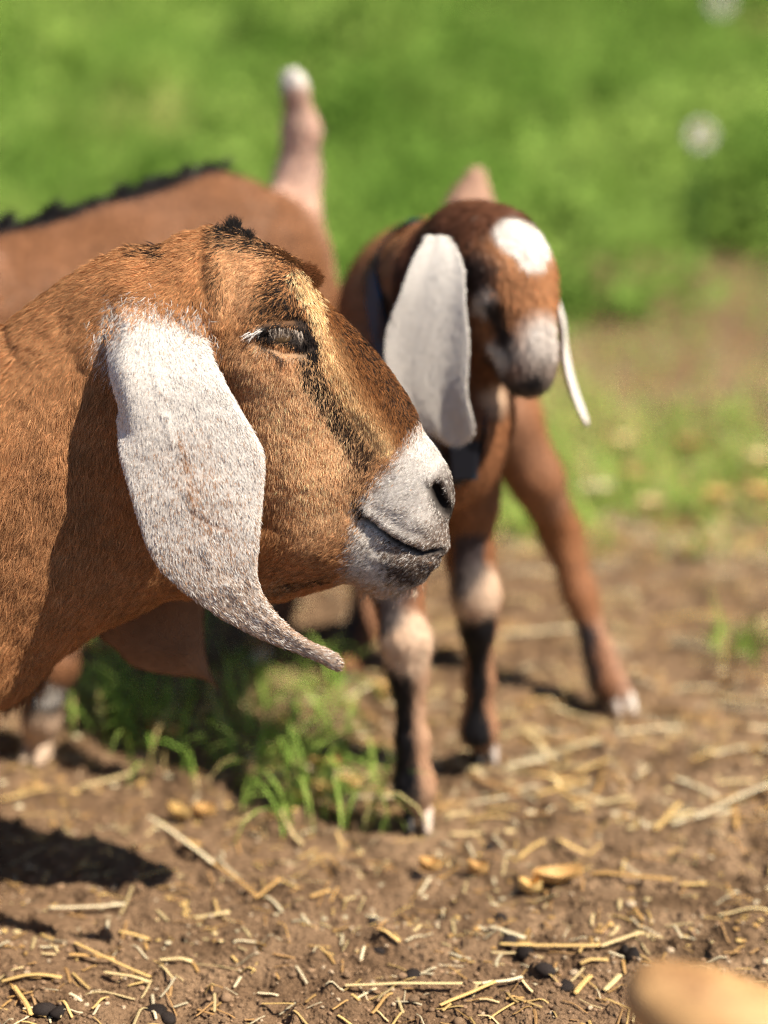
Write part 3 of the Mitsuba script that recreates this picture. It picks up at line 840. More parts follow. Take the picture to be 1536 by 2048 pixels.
# legs and trunk
cam = np.array([0, -1, .15])
pt.ball(at(966, 800, 1.50), .020, CREAM, .010)
pt.ball(at(812, 1290, 1.43), .033, CREAM, .012)
pt.bone(at(815, 1330, 1.452), at(850, 1440, 1.452), .018, CREAM, .012, .7)
pt.ball(at(955, 1195, 1.53), .033, CREAM, .012)
pt.bone(at(948, 1220, 1.53), at(940, 1260, 1.54), .017, CREAM, .012, .9)
pt.bone(at(790, 1180, 1.47), at(775, 1235, 1.455), .020, (.05, .05, .06), .01, .9, face=cam)
pt.bone(at(940, 1090, 1.55), at(930, 1160, 1.55), .020, (.05, .05, .06), .01, .9, face=cam)
pt.bone(at(812, 1400, 1.455), at(828, 1590, 1.455), .030, (.50, .32, .21), .02, .8)
pt.bone(at(806, 1370, 1.455), at(822, 1580, 1.455), .030, KK, .008, 1, face=[-.55, -1, 0], fk=.52)
pt.bone(at(965, 1270, 1.56), at(958, 1480, 1.57), .030, (.40, .23, .14), .02, .8)
pt.bone(at(965, 1260, 1.56), at(955, 1470, 1.57), .030, KK, .008, 1, face=[-.2, -1, 0], fk=.42)
pt.ball(at(840, 1640, 1.44), .025, CREAM * .8, .02, .6)
pt.bone(at(1175, 1275, 1.79), at(1195, 1370, 1.765), .024, KK * 2, .008, .95, face=[-.8, -.6, 0], fk=.1)
pt.bone(at(1215, 1250, 1.79), at(1245, 1390, 1.75), .014, PINK, .012, .7)
pt.bone(at(935, 440, 1.95), at(952, 352, 1.97), .045, PINK, .012, .95)
pt.bone(at(1000, 810, 1.77), at(1100, 1000, 1.80), .020, PINK, .02, .35)
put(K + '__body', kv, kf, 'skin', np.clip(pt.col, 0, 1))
hv = kid_fur(K, kv, kf, pt.col, 300)
put(K + '__hair', hv[0], hv[1], 'pale_fur', hv[3], normals=hv[2])
tag(K + '__hair', kind='stuff')
tag(K, 'young brown goat with white forehead patch, white ears and blue collar, standing on the dirt', 'goat')
ear_top = hd(-.022, .004, .046)
v, f = strip_sheet([at(874, 474, 1.445), at(872, 560, 1.425), at(858, 660, 1.420), at(862, 770, 1.418), at(895, 850, 1.418), at(906, 886, 1.42)], [[1, -.25, 0]] * 6, [.009, .026, .034, .034, .023, .008], curl=.15)
put(K + '__ear', v, f, 'skin', np.tile(KW, (len(v), 1)) * (.90 + .14 * meshkit.fbm(v * [90, 20, 12], 3, 3))[:, None])
hv = kid_fur(K, v, f, np.tile([.74, .73, .70], (len(v), 1)), 320, 6e5, .06, .5, .15)
put(K + '__ear__hair', hv[0], hv[1], 'pale_fur', hv[3], normals=hv[2])
tag(K + '__ear__hair', kind='stuff')
tag(K + '__ear', 'long white ear hanging in front of the collar')
v, f = strip_sheet([hd(-.012, .002, -.044), at(1119, 640, 1.51), at(1122, 700, 1.51), at(1138, 770, 1.505), at(1160, 822, 1.50), at(1172, 850, 1.50)], [[.15, 1, 0]] * 6, [.014, .022, .030, .028, .018, .006], curl=.12)
put(K + '__ear_001', v, f, 'skin', np.tile(KW, (len(v), 1)) * .98)
tag(K + '__ear_001', 'far white ear seen edge on, swinging out to the right')
for sgn in (1, -1):
    s = trimesh.creation.icosphere(3, .0095)
    put(numbered(K + '__eye'), np.array(s.vertices) + hd(.021, .012, sgn * .0365), np.array(s.faces), 'eyeball')
black2 = [(.02, .02, .022), (.55, .48, .42)]
hoof(K, hoofA + [0, -.006, 0], (0.05, -1), .0155, [(.02, .02, .022), (.60, .50, .43)])
hoof(K, hoofB + [0, -.006, 0], (.15, -1), .0150, [(.02, .02, .022), (.40, .36, .33)])
hoof(K, hoofC + [0, -.006, 0], (.35, -1), .0165, [(.45, .40, .36), (.70, .66, .60)])
hoof(K, hoofD, (0, -1), .0150, black2)
# collar: a flat band round the base of the neck
loop = [at(800, 462, 1.63), at(752, 510, 1.585), at(740, 565, 1.56), at(752, 625, 1.53), at(770, 720, 1.50), at(815, 850, 1.475), at(905, 950, 1.462), at(950, 925, 1.472), at(960, 830, 1.49), at(962, 700, 1.54), at(930, 560, 1.62), at(862, 470, 1.66)]


def band(pts, width, thick, n=160):
    from scipy.interpolate import CubicSpline
    p = np.vstack([pts, pts[:1]])
    C = CubicSpline(np.linspace(0, 1, len(p)), p, bc_type='periodic')(np.linspace(0, 1, n, endpoint=False))
    tn = unit(np.roll(C, -1, 0) - np.roll(C, 1, 0))
    ctr = C.mean(0)
    u, s_, vt = np.linalg.svd(C - ctr)
    ax = vt[2]
    outw = unit((C - ctr) - ((C - ctr) @ ax)[:, None] * ax)
    ax = np.tile(ax, (n, 1))
    prof_ = [(-1, 0), (-.9, 1), (.9, 1), (1, 0), (.9, -1), (-.9, -1)]
    v = np.stack([C + ax * a * width / 2 + outw * b * thick / 2 for a, b in prof_], 1).reshape(-1, 3)
    M = len(prof_)
    f = []
    for i in range(n):
        for j in range(M):
            a, b = i * M + j, i * M + (j + 1) % M
            c, d = ((i + 1) % n) * M + j, ((i + 1) % n) * M + (j + 1) % M
            f += [[a, c, d], [a, d, b]]
    return v, np.array(f)


v, f = band(loop, .028, .004)
put(K + '__collar', v, f, 'strap', smooth=50)
tag(K + '__collar', 'loose dark blue collar round the base of the neck')
v, f = hull_of([(at(x, y, 1.452), .004) for x, y in ((905, 900), (950, 890), (908, 955), (946, 952))])
put(K + '__collar__buckle', v, f, 'strap', smooth=40)

# ---- second kid: seen from behind the goat's head, facing left
K = 'kid_goat_001'
spine = [at(-90, 700, 1.72), at(60, 665, 1.76), at(240, 610, 1.82), at(420, 545, 1.90), at(515, 530, 1.95)]
rs = [.105, .106, .108, .108, .085]
bones = chain(spine, rs)
bones += chain([at(-90, 650, 1.70), at(-260, 480, 1.62), at(-330, 380, 1.58)], [.08, .055, .048])
bones += chain([at(-330, 390, 1.58), at(-400, 440, 1.52), at(-450, 520, 1.47)], [.05, .04, .026])
hoof1 = onground(78, 1520); hoof2 = onground(-140, 1500); hoof3 = onground(690, 1372); hoof4 = onground(520, 1330)
bones += chain([at(20, 850, 1.70), at(60, 1060, 1.68), at(100, 1230, 1.645), at(104, 1330, 1.62), at(84, 1430, 1.62), hoof1 + [0, 0, .022]], [.06, .032, .021, .021, .0145, .0145])
bones += chain([at(-120, 850, 1.68), at(-130, 1060, 1.68), at(-140, 1230, 1.64), at(-140, 1320, 1.63), at(-140, 1430, 1.63), hoof2 + [0, 0, .022]], [.06, .032, .021, .021, .0145, .0145])
bones += chain([at(560, 640, 1.93), at(570, 860, 1.90), at(690, 1020, 1.97), at(745, 1165, 1.99), at(722, 1260, 1.95), at(700, 1335, 1.91), hoof3 + [0, 0, .02]], [.075, .048, .026, .020, .0145, .0150, .0130])
bones += chain([at(500, 640, 2.02), at(480, 860, 2.0), at(560, 1020, 2.06), at(590, 1130, 2.06), at(550, 1260, 2.02), hoof4 + [0, 0, .02]], [.07, .045, .025, .019, .0145, .0130])
bones += chain([at(585, 440, 1.99), at(597, 350, 2.02), at(603, 260, 2.02), at(590, 175, 2.01), at(583, 152, 2.01)], [.031, .0205, .0160, .0085, .0070])
kv, kf = body_from(bones, .0052, .008)
pt = Paint(kv, (.21, .100, .049))
pt.lay(.5 * np.clip(meshkit.fbm(kv * 14, 3, 4) * 2 - .9, 0, 1), (.28, .155, .10))
for a, b in zip(spine[:-1], spine[1:]):
    pt.bone(np.array(a) + [0, .0, .106], np.array(b) + [0, .0, .106], .026, KK * 1.2, .010, .95)
pt.bone(at(590, 420, 1.99), at(600, 230, 2.02), .05, (.60, .42, .34), .02, .95)
pt.bone(at(612, 420, 2.02), at(640, 260, 2.03), .016, (.10, .06, .05), .012, .7)
pt.ball(at(583, 148, 2.01), .019, KW, .010)
pt.bone(at(640, 400, 1.96), at(650, 560, 1.95), .03, PINK, .03, .6)
pt.bone(at(104, 1230, 1.64), at(84, 1440, 1.62), .034, KK * 1.5, .008, .97, face=[-.7, -.7, 0], fk=-.35)
pt.ball(at(98, 1385, 1.605), .014, KW, .006)
pt.bone(at(84, 1460, 1.62), at(80, 1530, 1.6), .03, CREAM, .012, .95)
pt.bone(at(722, 1260, 1.95), at(702, 1330, 1.9), .03, KK * 2, .01, .85, face=[-.9, -.3, 0], fk=.1)
put(K + '__body', kv, kf, 'skin', np.clip(pt.col, 0, 1))
tag(K, 'young brown goat with raised white tipped tail and black back crest, behind the large head', 'goat')
hoof(K, hoof1 + [0, -.006, 0], (-.4, -1), .0160, [(.50, .40, .30), (.62, .48, .36)])
hoof(K, hoof2, (-.4, -1), .0150, black2)
hoof(K, hoof3, (-.9, -.4), .0150, [(.10, .08, .07)] * 2)
hoof(K, hoof4, (-.9, -.4), .0150, black2)
# crest of longer black hair along the back
r9 = np.random.default_rng(91)
sp = np.array(spine); tt = r9.uniform(0, 3.25, 2600)
i = np.clip(tt.astype(int), 0, 3); fr = (tt - i)[:, None]
base = sp[i] * (1 - fr) + sp[i + 1] * fr
rad = np.interp(tt, range(5), rs)
ang = r9.normal(.02, .13, len(tt))
root = base + np.stack([ang * 0, np.sin(ang) * (rad + .004), np.cos(ang) * (rad + .004)], 1)
nn = np.stack([ang * 0, np.sin(ang), np.cos(ang)], 1)
clump = .25 + 1.2 * meshkit.noise(np.stack([tt * 9, tt * 0, tt * 0], 1), 3) ** 1.5
hv = make_hair(root, nn, np.tile([.9, .1, -.2], (len(tt), 1)) + r9.normal(0, .3, (len(tt), 3)), .021 * clump, .0024, np.tile(KK * 1.3, (len(tt), 1)), lift=2.0, seed=92)
put(K + '__back_crest', hv[0], hv[1], 'pale_fur', hv[3], normals=hv[2])
tag(K + '__back_crest', 'crest of black hair along the back', kind='stuff')
hv = kid_fur(K, kv, kf, pt.col, 310)
tl = kf[(kv[kf][:, :, 2].mean(1) > at(590, 420, 2.0)[2]) & (kv[kf][:, :, 1].mean(1) > 1.97)]
hv = join([hv, kid_fur(K, kv, tl, pt.col, 312, 2.5e5, .35, 1.1, .5)])
put(K + '__hair', hv[0], hv[1], 'pale_fur', hv[3], normals=hv[2])
tag(K + '__hair', kind='stuff')


# ------------------------------------------------------------------ grass and weeds
def blades(root, height, width, lean, az, color, seg=4, droop=1.2, seed=0):
    n = len(root)
    d = np.stack([np.cos(az), np.sin(az), az * 0], 1)
    s = np.stack([-np.sin(az), np.cos(az), az * 0], 1)
    vs = []
    for k in range(seg + 1):
        t = k / seg
        a = lean * t + droop * lean * t * t
        x = height * t * np.sin(np.clip(a, 0, 2.4)) * .9
        z = height * t * np.cos(np.clip(a * .8, 0, 2.0))
        c = root + d * x[:, None] + np.array([0, 0, 1.]) * z[:, None]
        hw = (width * .5 * (1 - t ** 1.7) * (.6 + .4 * min(1, 3 * t)))[:, None]
        if k < seg:
            vs += [c - s * hw, c + s * hw]
        else:
            vs += [c]
    v = np.stack(vs, 1)
    m = 2 * seg + 1
    t = []
    for k in range(seg - 1):
        a = 2 * k
        t += [[a, a + 1, a + 3], [a, a + 3, a + 2]]
    t += [[2 * seg - 2, 2 * seg - 1, 2 * seg]]
    f = (np.array(t)[None] + np.arange(n)[:, None, None] * m).reshape(-1, 3)
    return v.reshape(-1, 3), f, np.repeat(color, m, 0)


def green(n, r, dry=.12):
    a, b, c = np.array([.17, .32, .055]), np.array([.40, .56, .14]), np.array([.58, .48, .22])
    t = r.random((n, 1))
    col = a * (1 - t) + b * t
    k = r.random(n) < dry
    col[k] = c * r.uniform(.7, 1.2, (k.sum(), 1))
    return col * np.exp(r.normal(0, .15, (n, 1)))


def drift_green(p, r):
    t = np.clip(meshkit.fbm(p * 1.9, 3, 41) * 1.8 - .4, 0, 1)[:, None]
    d = np.clip(meshkit.fbm(p * 2.6, 2, 43) * 3 - 1.9, 0, 1)[:, None]
    col = np.array([.17, .32, .055]) * (1 - t) + np.array([.30, .47, .115]) * t
    return (col * (1 - d) + np.array([.50, .46, .19]) * d) * np.exp(r.normal(0, .06, (len(p), 1)))


def turf_normals(v, f, k=.7):
    n = trimesh.Trimesh(v, f, process=False).vertex_normals
    n = np.where(n[:, 2:] < 0, -n, n)
    return unit(n * (1 - k) + np.array([0, -.15, 1.0]) * k)


def stack(parts):
    vs, fs, cs, k = [], [], [], 0
    for v, f, c in parts:
        vs.append(v); fs.append(f + k); cs.append(c); k += len(v)
    return np.vstack(vs), np.vstack(fs), np.vstack(cs)


def pix_scatter(n, px0, px1, py0, py1, r):
    """Ground points whose measured spread in the photograph fills this box."""
    a = np.stack([r.uniform(px0, px1, n), r.uniform(py0, py1, n)], 1)
    p = np.array([ground_at(*b) for b in a])
    p[:, 2] = ground_z(p[:, 0], p[:, 1])
    return p


def tuft(key, label, boxes, hmin, hmax, wmin, wmax, seed, dry=.08, group=None, lean=(.15, .75), thin=.0):
    r = np.random.default_rng(seed)
    pts = np.vstack([pix_scatter(n, *b, r) for n, b in boxes])
    pts = pts[meshkit.fbm(pts * 14, 2, seed) > thin]
    n = len(pts)
    v, f, c = blades(pts - [0, 0, .003], r.uniform(hmin, hmax, n), r.uniform(wmin, wmax, n), r.uniform(*lean, n), r.uniform(0, 2 * math.pi, n), np.minimum(green(n, r, dry) * 1.2, .8), 6)
    put(key, v, f, 'leafy', c)
    tag(key, label, 'grass', group)


tuft('grass_tuft', 'clump of fresh green grass on the dirt below the goat\'s hanging ear', [(70, (200, 480, 1400, 1560)), (130, (480, 700, 1380, 1640)), (40, (560, 780, 1560, 1680)), (40, (130, 300, 1400, 1500))], .05, .12, .0028, .0055, 101, .12, None, (.3, 1.0))
tuft('grass_tuft_001', 'low green grass patch right of the spread hind leg', [(900, (1100, 1560, 840, 1060)), (500, (1040, 1560, 800, 1130)), (40, (1420, 1560, 1290, 1350))], .04, .10, .004, .008, 102, .2, thin=.44)
tuft('grass_tuft_002', 'green grass between the legs of the collared kid', [(330, (960, 1120, 870, 1090))], .04, .10, .003, .007, 103, .1)
tuft('grass_tuft_003', 'green grass below the goat\'s neck at left', [(70, (100, 460, 1220, 1400))], .04, .11, .003, .006, 104, .1)

r = np.random.default_rng(110)
fld = []
# field and bank
n = 68000
Y = 2.5 + 9.5 * r.random(n) ** 1.35
X = (r.random(n) - .5) * (Y * .84 + .5)
pn = np.stack([X, Y, X * 0], 1)
clumps = meshkit.fbm(pn * 1.6, 3, 31)
dirt_patch = np.clip((X / Y * 4 - .24) / .25 + .9 * (meshkit.fbm(pn * 2.5, 3, 33) - .5), 0, 1) * np.clip((5.45 + 2.0 * (meshkit.fbm(pn * 1.3, 3, 37) - .5) + .8 * (X / Y - .15) - Y) / .5, 0, 1)
left_open = np.clip((3.4 - Y) / .6, 0, 1)
keep = r.random(n) < np.clip(.25 + 1.5 * clumps, 0, 1) * (1 - .93 * dirt_patch) * (1 - .5 * left_open)
X, Y, clumps = X[keep], Y[keep], clumps[keep]
n = len(X)
root = np.stack([X, Y, terrain(X, Y) - .005], 1)
hgt = r.uniform(.05, .16, n) * (.5 + 1.3 * clumps) * np.where(X / Y > .07, np.where(Y < 5.8, .6, 1.), 1.) * np.clip((Y - 1.5) / 2.5, .4, 1.6)
fld.append(blades(root, hgt, r.uniform(.006, .014, n) * np.clip(Y / 4, .6, 1.8), r.uniform(.1, .8, n), r.uniform(0, 2 * math.pi, n), drift_green(root, r), 3))
v, f, c = stack(fld)
put('grass', v, f, 'leafy', c, normals=turf_normals(v, f))
tag('grass', 'blurred green grass over the field and bank behind the goats', 'grass', kind='stuff')


def leaves(center, size, r, color, flat=.55):
    n = len(center)
    nr = unit(r.normal(0, 1, (n, 3)) + [0, 0, flat * 2])
    a = unit(np.cross(nr, r.normal(0, 1, (n, 3))))
    b = np.cross(nr, a)
    s = size[:, None]
    v = np.stack([center - a * s, center + b * s * .5 - nr * s * .1, center + a * s, center - b * s * .5 - nr * s * .1], 1).reshape(-1, 3)
    f = (np.array([[0, 1, 2], [0, 2, 3]])[None] + np.arange(n)[:, None, None] * 4).reshape(-1, 3)
    return v, f, np.repeat(color, 4, 0)


def weed_clump(cx, cy, rad, high, n, r, tone):
    z = terrain(np.array([cx]), np.array([cy]))[0]
    u = unit(r.normal(0, 1, (n, 3)))
    u[:, 2] = abs(u[:, 2])
    p = u * (r.random((n, 1)) ** .45) * [rad, rad, high]
    p *= (1 + .35 * (meshkit.noise(p * 9 + cx * 3, 5) - .5))[:, None]
    col = np.array(tone) * np.exp(r.normal(0, .08, (n, 1)))
    return leaves(p + [cx, cy, z], r.uniform(.018, .045, n), r, col)


r = np.random.default_rng(120)
wd = []
for k in range(260):
    Y = 4.6 + 7.0 * r.random() ** 1.2
    X = (r.random() - .5) * (Y * .84 + .6)
    if X / Y > .07 and Y < 5.0 + 1.2 * r.random() and r.random() < .75:
        continue
    t = r.random()
    tone = np.array([.12, .24, .040]) * (1 - t) + np.array([.33, .48, .12]) * t
    wd.append(weed_clump(X, Y, r.uniform(.18, .42), r.uniform(.15, .42), int(r.uniform(260, 620)), r, tone))
v, f, c = stack(wd)
put('weeds', v, f, 'leafy', c, normals=turf_normals(v, f, .55))
tag('weeds', 'blurred broad leaved green weeds covering the bank behind the goats', 'weeds', kind='stuff')

# white flowers far behind
for px, py, Y, rad, lab in ((1400, 270, 4.9, .038, 'round white flower on the green bank at upper right'), (1440, 6, 8.0, .05, 'white flower on the bank at the very top right edge'), (272, 215, 7.5, .03, 'small pale flower in the green bank at upper left')):
    k = numbered('white_flower')
    c0 = at(px, py, Y)
    pet = []
    for a in np.arange(7) * 2 * math.pi / 7:
        e1, e2 = np.array([math.cos(a), -.25, math.sin(a)]), np.array([-math.sin(a), .1, math.cos(a)])
        v, f = hull_of([(c0 + e1 * rad * .35, rad * .12), (c0 + e1 * rad * .75 + e2 * rad * .22, rad * .14), (c0 + e1 * rad * .75 - e2 * rad * .22, rad * .14), (c0 + e1 * rad * .95, rad * .08)])
        put(numbered(k + '__petal'), v, f, 'skin', np.tile([.82, .82, .80], (len(v), 1)))
    v, f = hull_of([(c0 + [0, -.01, 0], rad * .28), (c0 + [0, -.02, 0], rad * .22)])
    put(k + '__flower_centre', v, f, 'skin', np.tile([.62, .50, .14], (len(v), 1)))
    gz = terrain(np.array([c0[0]]), np.array([Y]))[0]
    if gz < c0[2]:
        v, f = hull_of([(c0 + [0, .01, -.02], .006), (np.array([c0[0], Y + .03, gz - .02]), .008)])
        put(k + '__stem', v, f, 'skin', np.tile([.10, .20, .05], (len(v), 1)))
    tag(k, lab, 'flower')


# ------------------------------------------------------------------ straw, leaves and crumbs on the dirt
def straw_mesh(p, az, length, width, bend, color, r, lift=.002):
    m = 6
    t = np.linspace(-.5, .5, m)
    x = t * length
    y = bend * length * (t ** 2 - .08)
    c, s = math.cos(az), math.sin(az)
    P = np.stack([p[0] + x * c - y * s, p[1] + x * s + y * c], 1)
    gz = ground_z(P[:, 0], P[:, 1])
    tilt = np.linspace(gz[0], gz[-1], m)
    Z = np.maximum(gz, tilt) + lift + width * .25
    Z = np.convolve(np.pad(Z, 1, mode='edge'), [.25, .5, .25], 'valid')
    C = np.stack([P[:, 0], P[:, 1], Z], 1)
    sd = unit(np.cross(np.gradient(C, axis=0), [0, 0, 1]))
    hw = width / 2
    pr = [(-1, 0), (-.6, .35), (.5, .42), (1, .05), (0, -.3)]
    v = np.stack([C + sd * a * hw + np.array([0, 0, b * hw]) for a, b in pr], 1).reshape(-1, 3)
    M = len(pr)
    f = []
    for i in range(m - 1):
        for j in range(M):
            a, b = i * M + j, i * M + (j + 1) % M
            f += [[a, b, b + M], [a, b + M, a + M]]
    f += [[0, 2, 1], [0, 3, 2], [0, 4, 3]] + [[(m - 1) * M + a for a in q] for q in ([0, 1, 2], [0, 2, 3], [0, 3, 4])]
    cc = np.tile(color, (len(v), 1))
    return v, np.array(f), cc


def crumb(p, s, r, color):
    m = trimesh.creation.icosphere(1, 1.0)
    v = np.array(m.vertices)
    v = v * (.75 + .5 * meshkit.noise(v * 1.7 + r.random(3) * 50, 3))[:, None] * [1, r.uniform(.6, 1), r.uniform(.45, .75)]
    a = r.uniform(0, 6.28)
    v = v @ np.array([[math.cos(a), -math.sin(a), 0], [math.sin(a), math.cos(a), 0], [0, 0, 1]])
    return v * s + p + [0, 0, s * .25], np.array(m.faces), np.tile(color, (len(v), 1))


def place_words(px, py):
    """Where on the dirt of the photograph a small thing lies."""
    col = 'left' if px < 380 else 'middle left' if px < 700 else 'middle' if px < 1000 else 'right of the middle' if px < 1250 else 'right'
    if py > 1880:
        return {'left': 'in the lower left corner', 'middle left': 'at the bottom left of the middle', 'middle': 'at the bottom middle', 'right of the middle': 'at the bottom beside the pole tip', 'right': 'beside the pole'}[col]
    if py > 1700:
        return {'left': 'at the edge of the dark head shadow', 'middle left': 'right of the dark head shadow', 'middle': 'in front of the nearest hoof', 'right of the middle': 'right of the nearest hoof', 'right': 'above the pole near the right edge'}[col]
    if py > 1400:
        return {'left': 'on the dirt left of the grass tuft', 'middle left': 'in front of the grass tuft', 'middle': 'beside the front hooves of the collared kid', 'right of the middle': 'below the spread hind hoof', 'right': 'right of the spread hind hoof'}[col]
    return {'left': 'below the large goat neck', 'middle left': 'below the large goat chin', 'middle': 'between the legs of the collared kid', 'right of the middle': 'beside the spread hind leg', 'right': 'behind the spread leg at the right edge'}[col]


STRAW = [np.array(c) for c in ((.66, .47, .19), (.74, .60, .32), (.54, .34, .13), (.78, .70, .48), (.46, .28, .12))]
# stalks that stand out: two ends in the photograph, width in mm
STALKS = [(690, 1985, 965, 1992, 4), (880, 2035, 990, 1995, 4), (965, 1995, 1045, 1975, 4), (5, 1978, 125, 1972, 5), (30, 1985, 65, 2045, 4), (300, 1640, 430, 1745, 4.5), (430, 1745, 520, 1800, 3.5), (390, 1836, 460, 1834, 5),
          (1000, 1900, 1200, 1905, 4.5), (1200, 1910, 1285, 1880, 4), (1180, 1770, 1345, 1785, 6), (1120, 1710, 1170, 1715, 6), (1035, 1730, 1085, 1700, 5), (1000, 1290, 1150, 1285, 7), (1230, 1475, 1536, 1460, 5.5), (1400, 1640, 1536, 1600, 5),
          (1310, 1665, 1360, 1620, 5.5), (1010, 1545, 1090, 1535, 5), (900, 1680, 1030, 1672, 5), (560, 1640, 600, 1700, 4), (160, 1590, 285, 1555, 6), (0, 1600, 100, 1580, 5), (510, 1805, 560, 1785, 4.5), (620, 1820, 660, 1800, 4.5), (320, 1920, 385, 1925, 4.5), (150, 1910, 300, 1965, 3.5),
          (140, 1925, 230, 1920, 4.5), (1160, 1940, 1215, 1930, 5), (1210, 1995, 1240, 1955, 5), (1150, 2000, 1180, 1955, 5), (980, 1860, 1050, 1890, 6), (1360, 1790, 1410, 1785, 5), (1270, 1570, 1330, 1545, 5), (760, 1430, 790, 1425, 8), (1100, 1560, 1120, 1590, 7), (210, 1950, 300, 1975, 4),
          (100, 1832, 250, 1815, 4), (370, 1690, 400, 1700, 9), (620, 1600, 640, 1640, 4), (760, 1890, 800, 1900, 4), (240, 1870, 300, 1880, 4), (1440, 1840, 1536, 1835, 3), (1010, 1160, 1150, 1155, 7), (1120, 1210, 1280, 1190, 6), (1300, 1250, 1450, 1240, 6)]
r = np.random.default_rng(130)
GRP = 'straw stalks scattered on the dirt'
for x0, y0, x1, y1, wd_ in STALKS:
    a, b = ground_at(x0, y0), ground_at(x1, y1)
    v, f, c = straw_mesh((a + b) / 2, math.atan2(b[1] - a[1], b[0] - a[0]), np.linalg.norm(b - a), wd_ / 1000, r.normal(0, .12), STRAW[r.integers(0, 4)] * r.uniform(.9, 1.15), r, .003)
    k = numbered('straw_stalk')
    put(k, v, f, 'dry', c, smooth=True)
    wl = np.linalg.norm(b - a)
    tag(k, f"{'long' if wl > .08 else 'short' if wl < .03 else 'medium'} {'pale' if c[0][2] > .28 else 'golden'} straw stalk lying {'crosswise' if abs(b[1] - a[1]) < abs(b[0] - a[0]) * .4 else 'slanting'} {place_words((x0 + x1) / 2, (y0 + y1) / 2)}", 'straw', GRP)
    place[k] = x0 + x1
n = 0
extra = []
for p in pix_scatter(300, 700, 1600, 1100, 1650, r):
    extra.append(straw_mesh(p, r.normal(0, .5), r.uniform(.02, .07), r.uniform(.002, .006), r.normal(0, .10), STRAW[r.integers(0, 5)] * r.uniform(.7, 1.15), r, .002))
lit = pix_scatter(1500, -60, 1600, 1130, 2080, r)
for p in lit:
    L = r.uniform(.006, .024) * (1 if r.random() < .88 else 1.8)
    extra.append(straw_mesh(p, r.uniform(0, math.pi), L, r.uniform(.0009, .0030), r.normal(0, .10), STRAW[r.integers(0, 5)] * r.uniform(.55, 1.1), r, .0015))
for p in pix_scatter(1500, 1000, 1600, 540, 1130, r):
    extra.append(straw_mesh(p, r.uniform(0, math.pi), r.uniform(.02, .09), r.uniform(.002, .007), r.normal(0, .10), STRAW[r.integers(0, 5)] * r.uniform(.55, 1.1), r, .003))
for p in pix_scatter(850, -60, 1600, 1090, 1900, r):
    q9, f9, c9 = crumb(p, r.uniform(.0015, .0058) * (1 if p[1] > 1.45 else .6), r, np.minimum(STRAW[r.integers(0, 4)] * r.uniform(.55, 1.15), .85))
    q9[:, 2] = p[2] + (q9[:, 2] - p[2]) * .35 + .001
    extra.append((q9, f9, c9))
v, f, c = stack(extra)
put('straw_litter', v, f, 'dry', c, smooth=True)
tag('straw_litter', 'chopped straw and chaff strewn over the dirt', 'straw', kind='stuff')


cr = []
for p in pix_scatter(5200, -60, 1600, 1350, 2100, r):
    t = r.random()
    col = np.array([.235, .158, .098]) * r.uniform(.5, 1.5) if t < .9 else np.array([.50, .40, .28]) * r.uniform(.7, 1.1)
    cr.append(crumb(p, r.uniform(.0008, .0026) * (1 if r.random() < .93 else 1.9), r, col))
v, f, c = stack(cr)
put('dirt_crumbs', v, f, 'skin', c, smooth=True)
tag('dirt_crumbs', 'small clods and grit on the trodden dirt', 'dirt', kind='stuff')
# dark droppings, in the places the photograph shows
for px, py, s in ((1075, 1940, .010), (1050, 1915, .009), (1020, 1890, .008), (1090, 1965, .009), (1265, 1925, .010), (1250, 1915, .007), (825, 1960, .009), (310, 2020, .009), (335, 2030, .007), (90, 2035, .010), (120, 2040, .008), (1000, 1835, .007), (745, 1835, .006), (980, 1700, .006), (1130, 1980, .008), (755, 1905, .007)):
    p = ground_at(px, py)
    p[2] = ground_z(p[0], p[1])
    v, f, c = crumb(p, s, r, np.array([.022, .018, .017]) * r.uniform(.8, 1.6))
    k = numbered('dropping')
    put(k, v, f, 'skin', c, smooth=True)
    tag(k, f"{'larger' if s > .0085 else 'small'} dark dropping {place_words(px, py)}", 'dropping', 'dark droppings on the dirt')
    place[k] = 2 * px


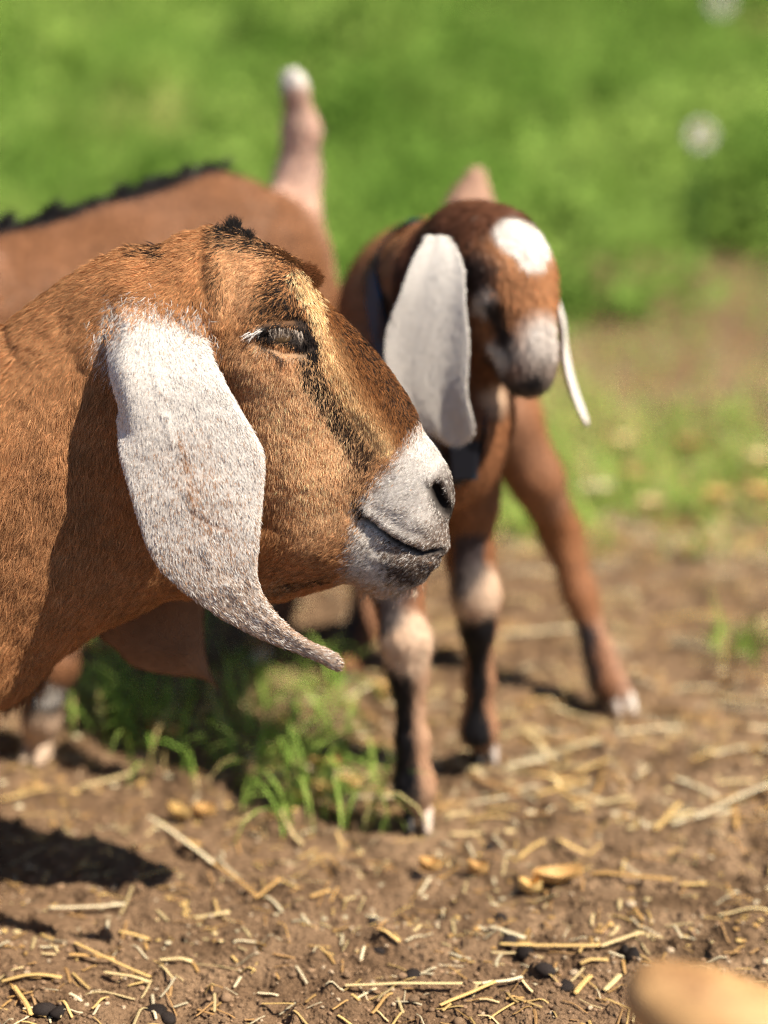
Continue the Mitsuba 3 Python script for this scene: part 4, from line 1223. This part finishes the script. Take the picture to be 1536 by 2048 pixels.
def dead_leaf(key, px, py, L, Wd, az, color, r):
    p = ground_at(px, py)
    n, m = 9, 7
    t = np.linspace(0, 1, n)
    hw = Wd * np.sin(np.clip(t, .03, .97) * math.pi) ** .8
    c, s = math.cos(az), math.sin(az)
    v = []
    for i in range(n):
        for j in range(m):
            b = (j / (m - 1) - .5) * 2
            x, y = (t[i] - .5) * L, b * hw[i]
            X, Y = p[0] + x * c - y * s, p[1] + x * s + y * c
            v.append([X, Y, .010 * b * b + .008 * abs(t[i] - .5) + .003])
    v = np.array(v)
    v[:, 2] += ground_z(p[0], p[1]) + (.035 if py < 1100 else 0) + .003 * meshkit.noise(v * 70, 3)
    q = [[i * m + j, i * m + j + 1, (i + 1) * m + j + 1, (i + 1) * m + j] for i in range(n - 1) for j in range(m - 1)]
    q = np.array(q)
    f = np.vstack([q[:, [0, 1, 2]], q[:, [0, 2, 3]]])
    k0 = len(v)
    v = np.vstack([v, v - [0, 0, .0007]])
    f = np.vstack([f, f[:, ::-1] + k0])
    cc = np.tile(color, (len(v), 1)) * (.85 + .3 * meshkit.noise(v * 160, 4))[:, None]
    put(key, v, f, 'dry', cc)


r = np.random.default_rng(140)
for px, py, L, Wd in ((1115, 1780, .045, .011), (210, 1330, .06, .014), (650, 1570, .03, .008), (680, 1645, .032, .009), (605, 1632, .026, .008), (410, 1640, .022, .008), (360, 1645, .026, .008), (330, 1500, .036, .010), (1435, 1040, .05, .020), (1525, 970, .06, .02), (1270, 990, .05, .016), (1300, 1060, .045, .015), (1525, 1035, .06, .02), (1195, 1030, .05, .015), (770, 1427, .03, .008), (860, 1760, .02, .007), (955, 1760, .018, .007), (1060, 1790, .02, .008), (560, 1590, .03, .008), (640, 1600, .024, .008), (700, 1600, .024, .008), (1380, 925, .06, .02), (1250, 920, .05, .016)):
    k = numbered('dead_leaf')
    dead_leaf(k, px, py, L, Wd, r.uniform(-.6, .6), STRAW[r.integers(0, 4)] * r.uniform(.85, 1.1), r)
    tag(k, f"{'broad' if L > .045 else 'small' if L < .027 else 'narrow'} dry tan leaf {place_words(px, py)}", 'leaf', 'dry tan leaves on the ground')
    place[k] = 2 * px

# look-alikes that share a spot are told apart from left to right
for lab in {labels[k]['label'] for k in place}:
    ks = sorted((k for k in place if labels[k]['label'] == lab), key=place.get)
    for n_, k in enumerate(ks if len(ks) > 1 else ()):
        labels[k]['label'] = lab + ', ' + ('leftmost', 'second from left', 'third from left', 'fourth from left', 'fifth from left', 'sixth from left', 'seventh from left')[n_]

# ------------------------------------------------------------------ pole close to the camera
a, b = at(1322, 1996, .80), np.array([.62, .70, .035])
d = unit(b - a)
v, f = hull_of([(a, .020), (a + d * .02, .0265), (a + d * .06, .0300), (b, .033)])
mm = trimesh.Trimesh(v, f)
put('wooden_pole', np.array(mm.vertices), np.array(mm.faces), 'timber', smooth=True)
tag('wooden_pole', 'blurred rounded end of a tan wooden pole close up at lower right', 'pole')
